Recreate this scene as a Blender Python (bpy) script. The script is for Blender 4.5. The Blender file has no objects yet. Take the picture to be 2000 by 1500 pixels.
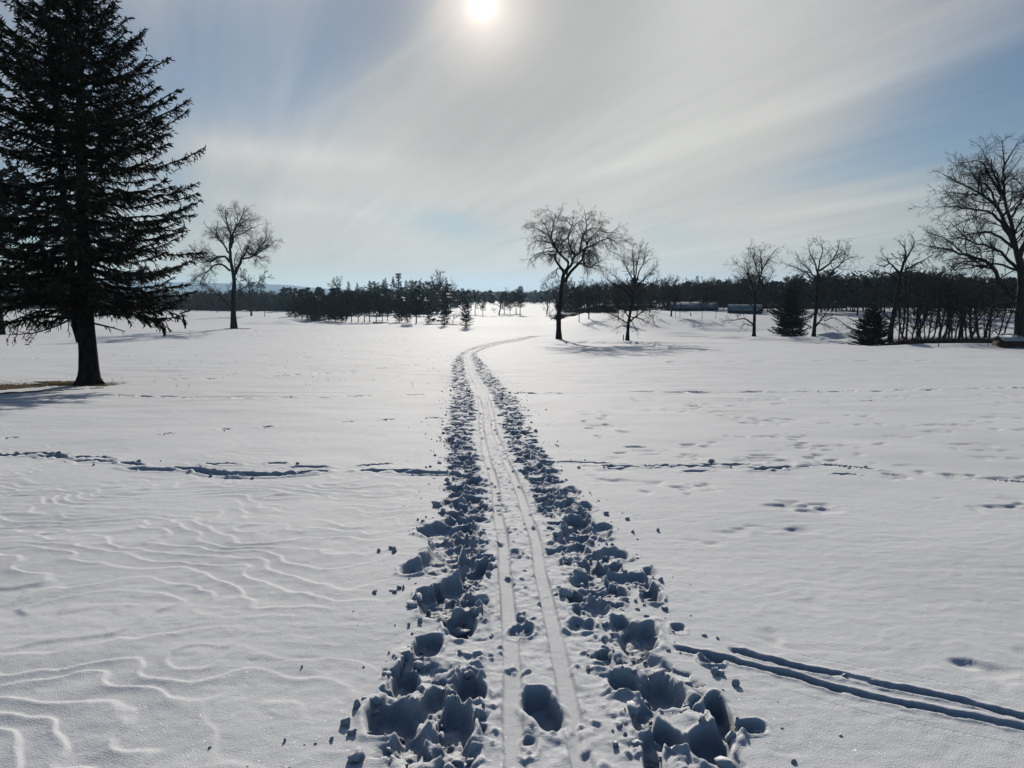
import bpy, math, random
import numpy as np
from mathutils import Vector

# ------------------------------------------------------------------ camera, sky, sun, exposure
SC = bpy.context.scene
COL = SC.collection
FPX, EYE, PITCH = 1380.0, 1.65, math.radians(7.227)
cam_d = bpy.data.cameras.new('camera')
cam = bpy.data.objects.new('camera', cam_d)
COL.objects.link(cam)
cam_d.sensor_width = 36.0
cam_d.lens = 36.0 * FPX / 2000.0
cam_d.clip_start, cam_d.clip_end = 0.05, 40000.0
cam.location = (0, 0, EYE)
cam.rotation_euler = (math.pi / 2 - PITCH, 0, 0)
SC.camera = cam
CP, SP = math.cos(PITCH), math.sin(PITCH)


def ray(px, row):
    x, y = (px - 1000.0) / FPX, (750.0 - row) / FPX
    d = np.array([x, CP + y * SP, -SP + y * CP])
    return d / np.linalg.norm(d)


SUN = ray(941, 9)
SUN_EL = math.asin(SUN[2])
SUN_AZ = math.atan2(SUN[0], SUN[1])

world = bpy.data.worlds.new('World')
SC.world = world
world.use_nodes = True


def build_world():
    nt = world.node_tree
    nt.nodes.clear()
    N, L = nt.nodes.new, nt.links.new

    def val(sock, v):
        if hasattr(v, 'links') or hasattr(v, 'is_output'):
            L(v, sock)
        else:
            sock.default_value = v

    def math_(op, a, b=None, c=None, clamp=False):
        n = N('ShaderNodeMath'); n.operation = op; n.use_clamp = clamp
        val(n.inputs[0], a)
        if b is not None: val(n.inputs[1], b)
        if c is not None: val(n.inputs[2], c)
        return n.outputs[0]

    def vmath(op, a, b=None):
        n = N('ShaderNodeVectorMath'); n.operation = op
        val(n.inputs[0], a)
        if b is not None: val(n.inputs[1], b)
        return n

    def sstep(x, a, b):
        n = N('ShaderNodeMapRange'); n.interpolation_type = 'SMOOTHERSTEP'
        val(n.inputs[0], x); n.inputs[1].default_value = a; n.inputs[2].default_value = b
        return n.outputs[0]

    def mixc(f, a, b):
        n = N('ShaderNodeMix'); n.data_type = 'RGBA'
        val(n.inputs[0], f); val(n.inputs[6], a); val(n.inputs[7], b)
        return n.outputs[2]

    tc = N('ShaderNodeTexCoord')
    dirn = vmath('NORMALIZE', tc.outputs['Generated']).outputs[0]
    sep = N('ShaderNodeSeparateXYZ'); L(dirn, sep.inputs[0])
    dx, dy, dz = sep.outputs
    sky = N('ShaderNodeTexSky'); sky.sky_type = 'NISHITA'; sky.sun_disc = False
    sky.sun_elevation = SUN_EL; sky.sun_rotation = SUN_AZ
    sky.air_density = 1.0; sky.dust_density = 0.05; sky.ozone_density = 1.5; sky.altitude = 100
    skyc = vmath('MULTIPLY', sky.outputs[0], (SKY_S * 0.92, SKY_S * 1.0, SKY_S * 1.10)).outputs[0]
    cosang = vmath('DOT_PRODUCT', dirn, tuple(SUN)).outputs['Value']
    ang = math_('MULTIPLY', math_('ARCCOSINE', math_('MINIMUM', cosang, 1.0)), 180 / math.pi)
    # --- thin cirrus: a layer seen in plan, streaked along one wind direction
    zz = math_('ADD', math_('MAXIMUM', dz, 0.0), 0.10)
    px = math_('DIVIDE', dx, zz); py = math_('DIVIDE', dy, zz)
    wa = math.radians(24)                      # wind axis, degrees left of straight ahead
    al = math_('ADD', math_('MULTIPLY', px, -math.sin(wa)), math_('MULTIPLY', py, math.cos(wa)))
    ac = math_('ADD', math_('MULTIPLY', px, math.cos(wa)), math_('MULTIPLY', py, math.sin(wa)))

    def noise(sx, sy, off, det, rough, dist=0.0):
        cb = N('ShaderNodeCombineXYZ')
        L(math_('MULTIPLY', al, sx), cb.inputs[0]); L(math_('MULTIPLY', ac, sy), cb.inputs[1]); cb.inputs[2].default_value = off
        n = N('ShaderNodeTexNoise'); n.inputs['Scale'].default_value = 1.0
        n.inputs['Detail'].default_value = det; n.inputs['Roughness'].default_value = rough
        n.inputs['Distortion'].default_value = dist
        L(cb.outputs[0], n.inputs['Vector'])
        return n.outputs[0]
    big = noise(0.16, 0.42, 3.1, 2, 0.5, 0.3)
    mid = noise(0.26, 1.1, 7.7, 5, 0.50, 0.5)
    fine = noise(0.5, 4.5, 1.3, 5, 0.55, 0.7)
    dens = math_('ADD', math_('MULTIPLY', big, 0.75), math_('ADD', math_('MULTIPLY', mid, 0.60), math_('MULTIPLY', fine, 0.30)))
    # the veil is thick in the quarter of the sky where the sun stands, and breaks up away from it
    hx = math_('ARCTAN2', dx, dy)
    # patches of open sky in the veil (directions: azimuth, elevation in radians)
    el = math_('ARCSINE', dz)

    def hole(az, e, saz, se, amp, tilt=0.0):
        a = math_('SUBTRACT', hx, az); b = math_('SUBTRACT', el, e)
        b2 = math_('SUBTRACT', b, math_('MULTIPLY', a, tilt))
        q = math_('ADD', math_('POWER', math_('ABSOLUTE', math_('DIVIDE', a, saz)), 2.0), math_('POWER', math_('ABSOLUTE', math_('DIVIDE', b2, se)), 2.0))
        return math_('MULTIPLY', math_('EXPONENT', math_('MULTIPLY', q, -1.0)), amp)
    cover = math_('ADD', math_('SUBTRACT', dens, 0.30), math_('MULTIPLY', sstep(ang, 82, 6), 0.80))
    cover = math_('SUBTRACT', cover, math_('MULTIPLY', sstep(dz, 0.34, 0.82), 0.50))      # the veil thins towards the zenith
    for h in HOLES:
        cover = math_('SUBTRACT', cover, hole(*h))
    for h in VEILS:
        cover = math_('ADD', cover, hole(*h))
    cov = math_('MULTIPLY', sstep(cover, 0.40, 1.48), 0.95)
    # brightness of the veil: forward scattering round the sun
    ph = math_('EXPONENT', math_('MULTIPLY', ang, -1 / 34.0))
    amt = math_('ADD', 0.52, math_('MULTIPLY', ph, 0.57))
    amt = math_('MULTIPLY', amt, math_('ADD', 0.72, math_('ADD', math_('MULTIPLY', mid, 0.30), math_('MULTIPLY', fine, 0.20))))
    for h in STREAKS:
        amt = math_('ADD', amt, hole(*h))
    amt = math_('SUBTRACT', amt, math_('MULTIPLY', sstep(ang, 19.0, 5.0), 0.30))
    warm = mixc(sstep(dz, 0.0, 0.45), (1.0, 0.958, 0.875, 1), (1.0, 0.985, 0.945, 1))
    cloud = vmath('MULTIPLY', warm, (1, 1, 1))
    cb = N('ShaderNodeCombineXYZ')
    for i in range(3): L(amt, cb.inputs[i])
    L(cb.outputs[0], cloud.inputs[1])
    col = mixc(cov, skyc, cloud.outputs[0])
    # aureole and the sun itself seen through the veil
    g1 = math_('MULTIPLY', math_('EXPONENT', math_('MULTIPLY', math_('POWER', math_('DIVIDE', ang, 3.2), 2.0), -1.0)), 0.58)
    g2 = math_('MULTIPLY', math_('EXPONENT', math_('MULTIPLY', ang, -1 / 0.5)), 2.6)
    disc = math_('MULTIPLY', sstep(ang, 0.98, 0.80), 6.0)
    g = N('ShaderNodeCombineXYZ')
    L(math_('ADD', math_('MULTIPLY', g1, 1.0), math_('ADD', g2, disc)), g.inputs[0])
    L(math_('ADD', math_('MULTIPLY', g1, 0.77), math_('ADD', math_('MULTIPLY', g2, 0.93), disc)), g.inputs[1])
    L(math_('ADD', math_('MULTIPLY', g1, 0.62), math_('ADD', math_('MULTIPLY', g2, 0.75), disc)), g.inputs[2])
    col = vmath('ADD', col, g.outputs[0]).outputs[0]
    bg = N('ShaderNodeBackground'); L(col, bg.inputs[0]); bg.inputs[1].default_value = 1.0
    out = N('ShaderNodeOutputWorld'); L(bg.outputs[0], out.inputs[0])


def azel(px, row):
    d = ray(px, row)
    return math.atan2(d[0], d[1]), math.asin(d[2])


SKY_S = 0.066
R_ = math.radians
HOLES = [  # az, el, spread az, spread el, amount, tilt
    (*azel(400, 110), R_(16), R_(8), 0.54, 0.25),
    (*azel(1880, 280), R_(12), R_(6.5), 0.46, 0.30),
    (*azel(880, 440), R_(6.0), R_(1.7), 0.62, -0.14),
    (*azel(1290, 450), R_(3.5), R_(1.2), 0.42, -0.15),
    (*azel(560, 545), R_(6), R_(0.9), 0.75, -0.05),
    (*azel(20, 480), R_(8), R_(5), 0.45, 0.0),
    (*azel(1560, 350), R_(6), R_(1.2), 0.16, 0.22),
]
VEILS = [
    (*azel(520, 310), R_(11), R_(1.6), 0.22, -0.08),
    (*azel(1250, 250), R_(13), R_(7.5), 0.30, 0.1),
    (*azel(1700, 430), R_(14), R_(2.0), 0.30, 0.1),
    (*azel(700, 180), R_(7), R_(0.8), 0.05, 0.75),
]
STREAKS = [
    (*azel(690, 170), R_(7), R_(0.45), 0.06, 0.62), (*azel(1750, 150), R_(10), R_(0.5), 0.12, 0.25), (*azel(1720, 390), R_(7), R_(0.35), 0.10, 0.13),
    (*azel(1400, 250), R_(9), R_(0.8), 0.09, 0.30), (*azel(1200, 330), R_(8), R_(0.7), 0.07, 0.18), (*azel(560, 300), R_(9), R_(0.9), 0.10, -0.03), (*azel(640, 410), R_(8), R_(0.6), 0.07, -0.06),
    (*azel(1560, 470), R_(9), R_(0.8), 0.06, 0.05), (*azel(1850, 60), R_(9), R_(0.7), 0.07, 0.3),
]
build_world()

sun_d = bpy.data.lights.new('sun', 'SUN')
sun_d.energy = 5.0
sun_d.angle = R_(0.6)
sun_d.color = (1.0, 0.94, 0.85)
sun = bpy.data.objects.new('sun', sun_d)
COL.objects.link(sun)
sun.rotation_euler = Vector(SUN).to_track_quat('Z', 'Y').to_euler()
sun.location = (0, 40, 60)
SC.view_settings.view_transform = 'Standard'
SC.view_settings.look = 'None'
SC.view_settings.exposure = -0.46
SC.view_settings.gamma = 1.0
SC.view_settings.use_curve_mapping = False
SC.render.engine = 'CYCLES'
SC.cycles.max_bounces = 6
SC.cycles.diffuse_bounces = 0
SC.cycles.volume_bounces = 0
SC.cycles.use_denoising = True
SC.cycles.sample_clamp_indirect = 3.0

RNG = np.random.default_rng(20240)


# ------------------------------------------------------------------ helpers
def hash2(ix, iy, seed):
    h = (ix.astype(np.int64) * 374761393 + iy.astype(np.int64) * 668265263 + seed * 1442695041) & 0xFFFFFFFF
    h = ((h ^ (h >> 13)) * 1274126177) & 0xFFFFFFFF
    h = ((h ^ (h >> 16)) * 2246822519) & 0xFFFFFFFF
    return ((h ^ (h >> 15)) & 0xFFFFFF) / float(0x1000000)


def vnoise(x, y, seed):
    ix, iy = np.floor(x), np.floor(y)
    fx, fy = x - ix, y - iy
    fx = fx * fx * fx * (fx * (fx * 6 - 15) + 10)
    fy = fy * fy * fy * (fy * (fy * 6 - 15) + 10)
    a, b = hash2(ix, iy, seed), hash2(ix + 1, iy, seed)
    c, d = hash2(ix, iy + 1, seed), hash2(ix + 1, iy + 1, seed)
    return (a + (b - a) * fx) * (1 - fy) + (c + (d - c) * fx) * fy - 0.5


def fbm(x, y, seed, octv=4, gain=0.5):
    s, a = np.zeros_like(x), 1.0
    for o in range(octv):
        s += a * vnoise(x, y, seed + 17 * o)
        x, y, a = x * 2.03 + 13.7, y * 2.03 - 7.1, a * gain
    return s


def worley(x, y, seed):
    """F1, F2, a random per nearest cell and the offset to its centre."""
    ix, iy = np.floor(x), np.floor(y)
    f1 = np.full_like(x, 9.0); f2 = np.full_like(x, 9.0)
    rid = np.zeros_like(x); ox = np.zeros_like(x); oy = np.zeros_like(x)
    for a in (-1, 0, 1):
        for b in (-1, 0, 1):
            cx, cy = ix + a, iy + b
            qx = cx + hash2(cx, cy, seed); qy = cy + hash2(cx, cy, seed + 5)
            d = np.hypot(x - qx, y - qy)
            m = d < f1
            f2 = np.where(m, f1, np.minimum(f2, d))
            f1 = np.where(m, d, f1)
            rid = np.where(m, hash2(cx, cy, seed + 11), rid)
            ox = np.where(m, x - qx, ox); oy = np.where(m, y - qy, oy)
    return f1, f2, rid, ox, oy


def ss(x, a, b):
    t = np.clip((x - a) / (b - a), 0, 1)
    return t * t * (3 - 2 * t)


def link(o, parent=None):
    COL.objects.link(o)
    if parent is not None:
        o.parent = parent
    return o


def mesh_data(name, V, quads=None, tris=None, mat=None, smooth=False, mats=None, mat_idx=None):
    me = bpy.data.meshes.new(name)
    V = np.asarray(V, dtype=np.float32).reshape(-1, 3)
    nq = 0 if quads is None else len(quads)
    nt_ = 0 if tris is None else len(tris)
    me.vertices.add(len(V)); me.vertices.foreach_set('co', V.ravel())
    me.loops.add(nq * 4 + nt_ * 3); me.polygons.add(nq + nt_)
    idx = []
    if nq: idx.append(np.asarray(quads, dtype=np.int32).ravel())
    if nt_: idx.append(np.asarray(tris, dtype=np.int32).ravel())
    me.loops.foreach_set('vertex_index', np.concatenate(idx))
    st = np.concatenate([np.arange(nq) * 4, nq * 4 + np.arange(nt_) * 3]).astype(np.int32)
    me.polygons.foreach_set('loop_start', st)
    if smooth:
        me.polygons.foreach_set('use_smooth', np.ones(nq + nt_, dtype=bool))
    if mat is not None: me.materials.append(mat)
    for m in mats or (): me.materials.append(m)
    if mat_idx is not None: me.polygons.foreach_set('material_index', np.asarray(mat_idx, dtype=np.int32))
    me.update(calc_edges=True)
    return me


def obj(name, me, parent=None, loc=None):
    o = bpy.data.objects.new(name, me)
    link(o, parent)
    if loc is not None: o.location = loc
    return o


def tag(o, label=None, cat=None, group=None, kind=None):
    if label: o['label'] = label
    if cat: o['category'] = cat
    if group: o['group'] = group
    if kind: o['kind'] = kind
    return o


def empty(name, loc, rz=0.0):
    o = bpy.data.objects.new(name, None)
    o.empty_display_size = 0.2
    link(o)
    o.location = loc
    o.rotation_euler = (0, 0, rz)
    return o


class Geo:
    """Collects tubes, boxes and polygons into one mesh."""
    def __init__(self):
        self.V, self.Q, self.T, self.n = [], [], [], 0

    def add(self, V, Q=None, T=None):
        V = np.asarray(V, float).reshape(-1, 3)
        self.V.append(V)
        if Q is not None and len(Q): self.Q.append(np.asarray(Q, int) + self.n)
        if T is not None and len(T): self.T.append(np.asarray(T, int) + self.n)
        self.n += len(V)

    def tubes(self, P, R, sides, cap=False):
        N, K, _ = P.shape
        if N == 0: return
        t = np.gradient(P, axis=1)
        t /= np.linalg.norm(t, axis=2, keepdims=True) + 1e-9
        ref = np.where(np.abs(t[:, :1, 2:3]) > 0.9, np.array([1.0, 0.1, 0]), np.array([0.0, 0.1, 1.0]))
        u = np.cross(t, np.broadcast_to(ref, t.shape)); u /= np.linalg.norm(u, axis=2, keepdims=True) + 1e-9
        v = np.cross(t, u)
        a = np.arange(sides) * 2 * np.pi / sides
        V = P[:, :, None, :] + R[:, :, None, None] * (np.cos(a)[None, None, :, None] * u[:, :, None, :] + np.sin(a)[None, None, :, None] * v[:, :, None, :])
        base = (np.arange(N) * K * sides)[:, None, None]
        k = (np.arange(K - 1) * sides)[None, :, None]
        s = np.arange(sides)[None, None, :]; s2 = (s + 1) % sides
        Q = np.stack([base + k + s, base + k + s2, base + k + sides + s2, base + k + sides + s], axis=-1).reshape(-1, 4)
        self.add(V.reshape(-1, 3), Q)

    def box(self, c, size, rz=0.0):
        x, y, z = np.array(size) / 2.0
        V = np.array([[-x, -y, -z], [x, -y, -z], [x, y, -z], [-x, y, -z], [-x, -y, z], [x, -y, z], [x, y, z], [-x, y, z]])
        cz, sz = math.cos(rz), math.sin(rz)
        V = V @ np.array([[cz, sz, 0], [-sz, cz, 0], [0, 0, 1]]) + np.array(c)
        self.add(V, [[0, 3, 2, 1], [4, 5, 6, 7], [0, 1, 5, 4], [1, 2, 6, 5], [2, 3, 7, 6], [3, 0, 4, 7]])

    def mesh(self, name, mat, smooth=False):
        Q = np.concatenate(self.Q) if self.Q else None
        T = np.concatenate(self.T) if self.T else None
        return mesh_data(name, np.concatenate(self.V), Q, T, mat, smooth)


# ------------------------------------------------------------------ materials
def material(name, base, rough=0.8, spec=0.2, vary=0.3, scale=8.0, bump=0.0, bscale=40.0, stretch=(1, 1, 1), alt=None):
    m = bpy.data.materials.new(name); m.use_nodes = True
    nt = m.node_tree; b = nt.nodes['Principled BSDF']
    b.inputs['Roughness'].default_value = rough
    b.inputs['Specular IOR Level'].default_value = spec
    tc = nt.nodes.new('ShaderNodeTexCoord'); mp = nt.nodes.new('ShaderNodeMapping')
    mp.inputs['Scale'].default_value = stretch
    nt.links.new(tc.outputs['Object'], mp.inputs[0])
    n = nt.nodes.new('ShaderNodeTexNoise'); n.inputs['Scale'].default_value = scale; n.inputs['Detail'].default_value = 5
    nt.links.new(mp.outputs[0], n.inputs['Vector'])
    r = nt.nodes.new('ShaderNodeValToRGB')
    lo = [c * (1 - vary) for c in base]; hi = alt or [min(1, c * (1 + vary)) for c in base]
    r.color_ramp.elements[0].position, r.color_ramp.elements[1].position = 0.32, 0.68
    r.color_ramp.elements[0].color = (*lo, 1); r.color_ramp.elements[1].color = (*hi, 1)
    nt.links.new(n.outputs[0], r.inputs[0]); nt.links.new(r.outputs[0], b.inputs['Base Color'])
    if bump:
        n2 = nt.nodes.new('ShaderNodeTexNoise'); n2.inputs['Scale'].default_value = bscale; n2.inputs['Detail'].default_value = 4
        nt.links.new(mp.outputs[0], n2.inputs['Vector'])
        bp = nt.nodes.new('ShaderNodeBump'); bp.inputs['Strength'].default_value = bump; bp.inputs['Distance'].default_value = 0.03
        nt.links.new(n2.outputs[0], bp.inputs['Height']); nt.links.new(bp.outputs[0], b.inputs['Normal'])
    return m


def snow_material():
    m = bpy.data.materials.new('snow'); m.use_nodes = True
    nt = m.node_tree; b = nt.nodes['Principled BSDF']; L = nt.links.new
    b.inputs['Roughness'].default_value = 0.74
    b.inputs['Specular IOR Level'].default_value = 0.06
    geo = nt.nodes.new('ShaderNodeNewGeometry')
    n1 = nt.nodes.new('ShaderNodeTexNoise'); n1.inputs['Scale'].default_value = 0.35; n1.inputs['Detail'].default_value = 6
    L(geo.outputs['Position'], n1.inputs['Vector'])
    r = nt.nodes.new('ShaderNodeValToRGB')
    r.color_ramp.elements[0].position, r.color_ramp.elements[1].position = 0.3, 0.7
    r.color_ramp.elements[0].color = (0.785, 0.79, 0.80, 1); r.color_ramp.elements[1].color = (0.84, 0.845, 0.855, 1)
    L(n1.outputs[0], r.inputs[0]); L(r.outputs[0], b.inputs['Base Color'])
    # grain of the crystals (mm) and of the wind crust (cm)
    n2 = nt.nodes.new('ShaderNodeTexNoise'); n2.inputs['Scale'].default_value = 170; n2.inputs['Detail'].default_value = 3
    n3 = nt.nodes.new('ShaderNodeTexNoise'); n3.inputs['Scale'].default_value = 22; n3.inputs['Detail'].default_value = 5
    mp = nt.nodes.new('ShaderNodeMapping'); mp.inputs['Scale'].default_value = (0.9, 1.15, 1)
    L(geo.outputs['Position'], n2.inputs['Vector']); L(geo.outputs['Position'], mp.inputs[0]); L(mp.outputs[0], n3.inputs['Vector'])
    b1 = nt.nodes.new('ShaderNodeBump'); b1.inputs['Strength'].default_value = 0.75; b1.inputs['Distance'].default_value = 0.0045
    b2 = nt.nodes.new('ShaderNodeBump'); b2.inputs['Strength'].default_value = 0.30; b2.inputs['Distance'].default_value = 0.010
    L(n3.outputs[0], b2.inputs['Height']); L(n2.outputs[0], b1.inputs['Height']); L(b2.outputs[0], b1.inputs['Normal'])
    L(b1.outputs[0], b.inputs['Normal'])
    # glints: a few ice facets turned every way
    vo = nt.nodes.new('ShaderNodeTexVoronoi'); vo.inputs['Scale'].default_value = 420
    L(geo.outputs['Position'], vo.inputs['Vector'])
    s = nt.nodes.new('ShaderNodeVectorMath'); s.operation = 'SUBTRACT'; s.inputs[1].default_value = (0.5, 0.5, 0.5)
    L(vo.outputs['Color'], s.inputs[0])
    a = nt.nodes.new('ShaderNodeVectorMath'); a.operation = 'ADD'; L(s.outputs[0], a.inputs[0]); a.inputs[1].default_value = (0, 0, 0.5)
    nn = nt.nodes.new('ShaderNodeVectorMath'); nn.operation = 'NORMALIZE'; L(a.outputs[0], nn.inputs[0])
    gl = nt.nodes.new('ShaderNodeBsdfGlossy'); gl.inputs['Roughness'].default_value = 0.30
    gl.inputs['Color'].default_value = (1, 1, 1, 1)
    L(nn.outputs[0], gl.inputs['Normal'])
    mx = nt.nodes.new('ShaderNodeMixShader')
    sp = nt.nodes.new('ShaderNodeSeparateXYZ'); L(vo.outputs['Color'], sp.inputs[0])
    gt = nt.nodes.new('ShaderNodeMath'); gt.operation = 'GREATER_THAN'; gt.inputs[1].default_value = 0.955; L(sp.outputs[2], gt.inputs[0])
    ml = nt.nodes.new('ShaderNodeMath'); ml.operation = 'MULTIPLY'; ml.inputs[1].default_value = 0.05; L(gt.outputs[0], ml.inputs[0])
    L(ml.outputs[0], mx.inputs[0])
    L(b.outputs[0], mx.inputs[1]); L(gl.outputs[0], mx.inputs[2])
    L(mx.outputs[0], nt.nodes['Material Output'].inputs[0])
    return m


M_SNOW = snow_material()
M_BARK = material('bark', (0.055, 0.046, 0.040), 0.9, 0.1, 0.45, 9, 0.9, 26, (1, 1, 0.25))
M_BARKL = material('pale_bark', (0.10, 0.088, 0.075), 0.9, 0.1, 0.4, 9, 0.8, 26, (1, 1, 0.25))
M_TWIG = material('twig_bark', (0.060, 0.046, 0.038), 0.85, 0.1, 0.3, 3)
M_NEEDLE = material('spruce_needles', (0.030, 0.042, 0.022), 0.65, 0.25, 0.45, 2.2, alt=(0.062, 0.060, 0.030))
M_PINE = material('pine_needles', (0.028, 0.042, 0.028), 0.7, 0.2, 0.4, 1.2)
M_CEDAR = material('cedar_foliage', (0.050, 0.058, 0.034), 0.7, 0.2, 0.4, 2.2)
M_GRASS = material('dry_grass', (0.150, 0.105, 0.050), 0.9, 0.1, 0.5, 5)
M_EARTH = material('leaf_litter', (0.105, 0.072, 0.036), 0.95, 0.05, 0.5, 7, 0.8, 30)
M_BRUSH = material('brush_twigs', (0.060, 0.042, 0.030), 0.9, 0.1, 0.4, 3)
M_WOODWALL = material('stained_boards', (0.13, 0.070, 0.045), 0.8, 0.2, 0.3, 6, 0.4, 20, (1, 1, 8))
M_DARKWALL = material('dark_siding', (0.045, 0.042, 0.042), 0.8, 0.2, 0.25, 4)
M_ROOFSNOW = material('roof_snow', (0.80, 0.82, 0.85), 0.6, 0.3, 0.05, 2, 0.3, 12)
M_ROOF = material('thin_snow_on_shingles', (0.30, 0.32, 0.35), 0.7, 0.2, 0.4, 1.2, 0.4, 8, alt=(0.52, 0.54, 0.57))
M_STEEL = material('galvanised_steel', (0.30, 0.31, 0.33), 0.5, 0.5, 0.15, 5)
M_PAINT = material('pale_blue_paint', (0.32, 0.40, 0.47), 0.5, 0.4, 0.1, 1)
M_POST = material('weathered_post', (0.06, 0.05, 0.045), 0.85, 0.2, 0.35, 12)
M_GLASS = material('window_glass', (0.03, 0.035, 0.045), 0.15, 0.5, 0.1, 2)
M_HILL = material('wooded_hill', (0.045, 0.045, 0.040), 1.0, 0.0, 0.35, 0.012)

# ------------------------------------------------------------------ the lie of the land
_PY = np.array([-400, -60, -10, 0, 3, 8, 17.5, 25, 37, 50, 60, 72, 85, 100, 120, 160, 200, 250, 300, 400, 500, 700, 1000, 1500, 2500, 9000.0])
_PZ = np.array([4.0, 2.0, .45, 0, -.08, -.40, -1.05, -1.50, -2.00, -2.45, -2.82, -3.22, -3.65, -4.05, -4.50, -5.20, -5.60, -5.85, -6.0, -6.25, -6.4, -6.7, -7.0, -7.3, -7.6, -8.0])
_gy = np.concatenate([np.arange(-400, -20, 4.0), np.arange(-20, 130, 0.25), np.geomspace(130, 9000, 500)])
_gz = np.interp(_gy, _PY, _PZ)
for _ in range(3):
    sm = _gz.copy()
    for i in range(len(_gy)):
        w = 1.0 + 0.13 * abs(_gy[i])
        lo, hi = np.searchsorted(_gy, [_gy[i] - w, _gy[i] + w])
        sm[i] = _gz[lo:hi].mean() if hi > lo else _gz[i]
    _gz = sm
_gz -= np.interp(0.0, _gy, _gz)
_bz = np.interp(_gy, [-400, 70, 84, 97, 108, 118, 130, 145, 160, 190, 260, 400, 700, 1500, 9000], [0, -3.16, -3.62, -3.95, -3.90, -3.55, -2.95, -2.45, -2.25, -2.15, -2.3, -2.9, -4.2, -6.5, -8.0])
_bz = np.where(_gy < 70, _gz, _bz)
MOUNDS = []


def H(X, Y):
    X = np.asarray(X, float); Y = np.asarray(Y, float)
    z = np.interp(Y, _gy, _gz)
    z = z + (np.interp(Y, _gy, _bz) - z) * ss(X / np.maximum(Y, 20.0), 0.030, 0.135)
    far = ss(Y, 25, 120)
    z = z + 0.40 * far * fbm(X / 38.0, Y / 38.0, 91, 3)
    z = z + 0.10 * ss(np.abs(Y), 6, 30) * fbm(X / 9.0, Y / 14.0, 92, 2)
    for (mx, my, rx, ry, a) in MOUNDS:
        z = z + a * np.exp(-((X - mx) / rx) ** 2 - ((Y - my) / ry) ** 2)
    return z


_T = np.geomspace(1.2, 6000, 2600)


def hit(px, row, fallback=400.0):
    """The point of the ground that stands at this place of the photograph."""
    d = ray(px, row)
    P = np.array([0, 0, EYE])[None] + _T[:, None] * d[None]
    g = P[:, 2] - H(P[:, 0], P[:, 1])
    k = np.argmax(g < 0)
    if g[k] >= 0:
        t = fallback / d[1]
        p = np.array([0, 0, EYE]) + t * d
    else:
        f = g[k - 1] / (g[k - 1] - g[k])
        t = _T[k - 1] + f * (_T[k] - _T[k - 1])
        p = np.array([0, 0, EYE]) + t * d
    return np.array([p[0], p[1], float(H(p[0], p[1]))])


def at(px, row, Y):
    d = ray(px, row)
    return np.array([0, 0, EYE]) + d * (Y / d[1])


def add_mound(px, row, rx, ry, a):
    p = hit(px, row)
    new.append((p[0], p[1], rx, ry, a * (1.4 if p[1] < 115 else 1.0)))


new = []
for mnd in [(592, 628, 4.2, 2.2, 1.9), (548, 634, 4.5, 2.2, -1.1), (628, 634, 4, 1.8, -0.8), (562, 632, 3.0, 1.5, 1.2), (505, 633, 3.5, 2.2, 0.7), (655, 628, 3, 2.2, 0.6),
            (862, 634, 6.0, 2.4, 1.4), (805, 637, 3, 2.0, 0.5), (778, 634, 3, 1.8, -0.4), (730, 630, 5, 2.6, 0.6), (920, 640, 4, 3, 0.3),
            (1645, 661, 4.5, 2.0, 0.62), (1690, 667, 3.2, 2.2, 0.35), (1752, 677, 1.6, 0.9, -0.35), (1560, 664, 3.2, 1.6, 0.30), (1425, 661, 3.0, 0.9, 0.30), (1370, 657, 4.0, 1.6, -0.35),
            (1325, 652, 3.5, 1.2, 0.35), (1480, 665, 2.6, 1.2, 0.25), (1440, 645, 5, 1.5, -0.4), (1250, 669, 5, 0.9, -0.22), (1150, 669, 3.5, 0.9, -0.20), (1350, 670, 5, 0.8, -0.18),
            (1860, 679, 6, 1.6, 0.26), (1950, 679, 2.5, 1.2, 0.06), (250, 607, 14, 7, 0.8), (100, 606, 12, 7, 0.7), (330, 606, 5, 3, 0.6)]:
    add_mound(*mnd)
MOUNDS = new

# ------------------------------------------------------------------ the ski trail's line
_TR = [(1500, 1076), (1400, 1062), (1300, 1050), (1200, 1034), (1100, 1022), (1000, 1003), (960, 993), (920, 980), (890, 968), (870, 961), (855, 956),
       (830, 952), (800, 950), (780, 945), (765, 940), (750, 931), (740, 925), (725, 919), (710, 917), (697, 912), (690, 914), (684, 925), (678, 942), (672, 962),
       (667, 990), (663, 1015), (659, 1038), (655, 1062)]
_pts = np.array([hit(px, r) for r, px in _TR])
_ty, _tx = _pts[:, 1], _pts[:, 0]
_fy = np.arange(0.0, _ty[-1] + 20, 0.1)
_fx = np.interp(_fy, _ty, _tx)
_fx[_fy < _ty[0]] = _tx[0] + (_fy[_fy < _ty[0]] - _ty[0]) * (_tx[1] - _tx[0]) / (_ty[1] - _ty[0])
_m = _fy > _ty[-1]
_fx[_m] = _tx[-1] + (_fy[_m] - _ty[-1]) * 0.25
for _ in range(2):
    c = np.concatenate([[0], np.cumsum(_fx)])
    w = np.clip((0.4 + 0.045 * _fy) / 0.1, 1, 60).astype(int)
    i = np.arange(len(_fx)); lo = np.maximum(i - w, 0); hi = np.minimum(i + w + 1, len(_fx))
    k = np.minimum(i - lo, hi - 1 - i); lo, hi = i - k, i + k + 1
    _fx = (c[hi] - c[lo]) / (hi - lo)
TRAIL_END = _ty[-1] - 2.0


def xc(Y):
    return np.interp(Y, _fy, _fx)


_SL = np.gradient(_fx, _fy)


def wob(Y, X):
    """distance across the trail, measured square to its line"""
    s = np.interp(Y, _fy, _SL)
    return (X - xc(Y)) / np.sqrt(1 + s * s)


def half_w(Y):
    return np.interp(Y, [0, 2.6, 3.6, 8, 17, 36, 48, 80], [0.80, 0.80, 0.70, 0.74, 0.96, 1.0, 0.66, 0.55])


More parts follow.
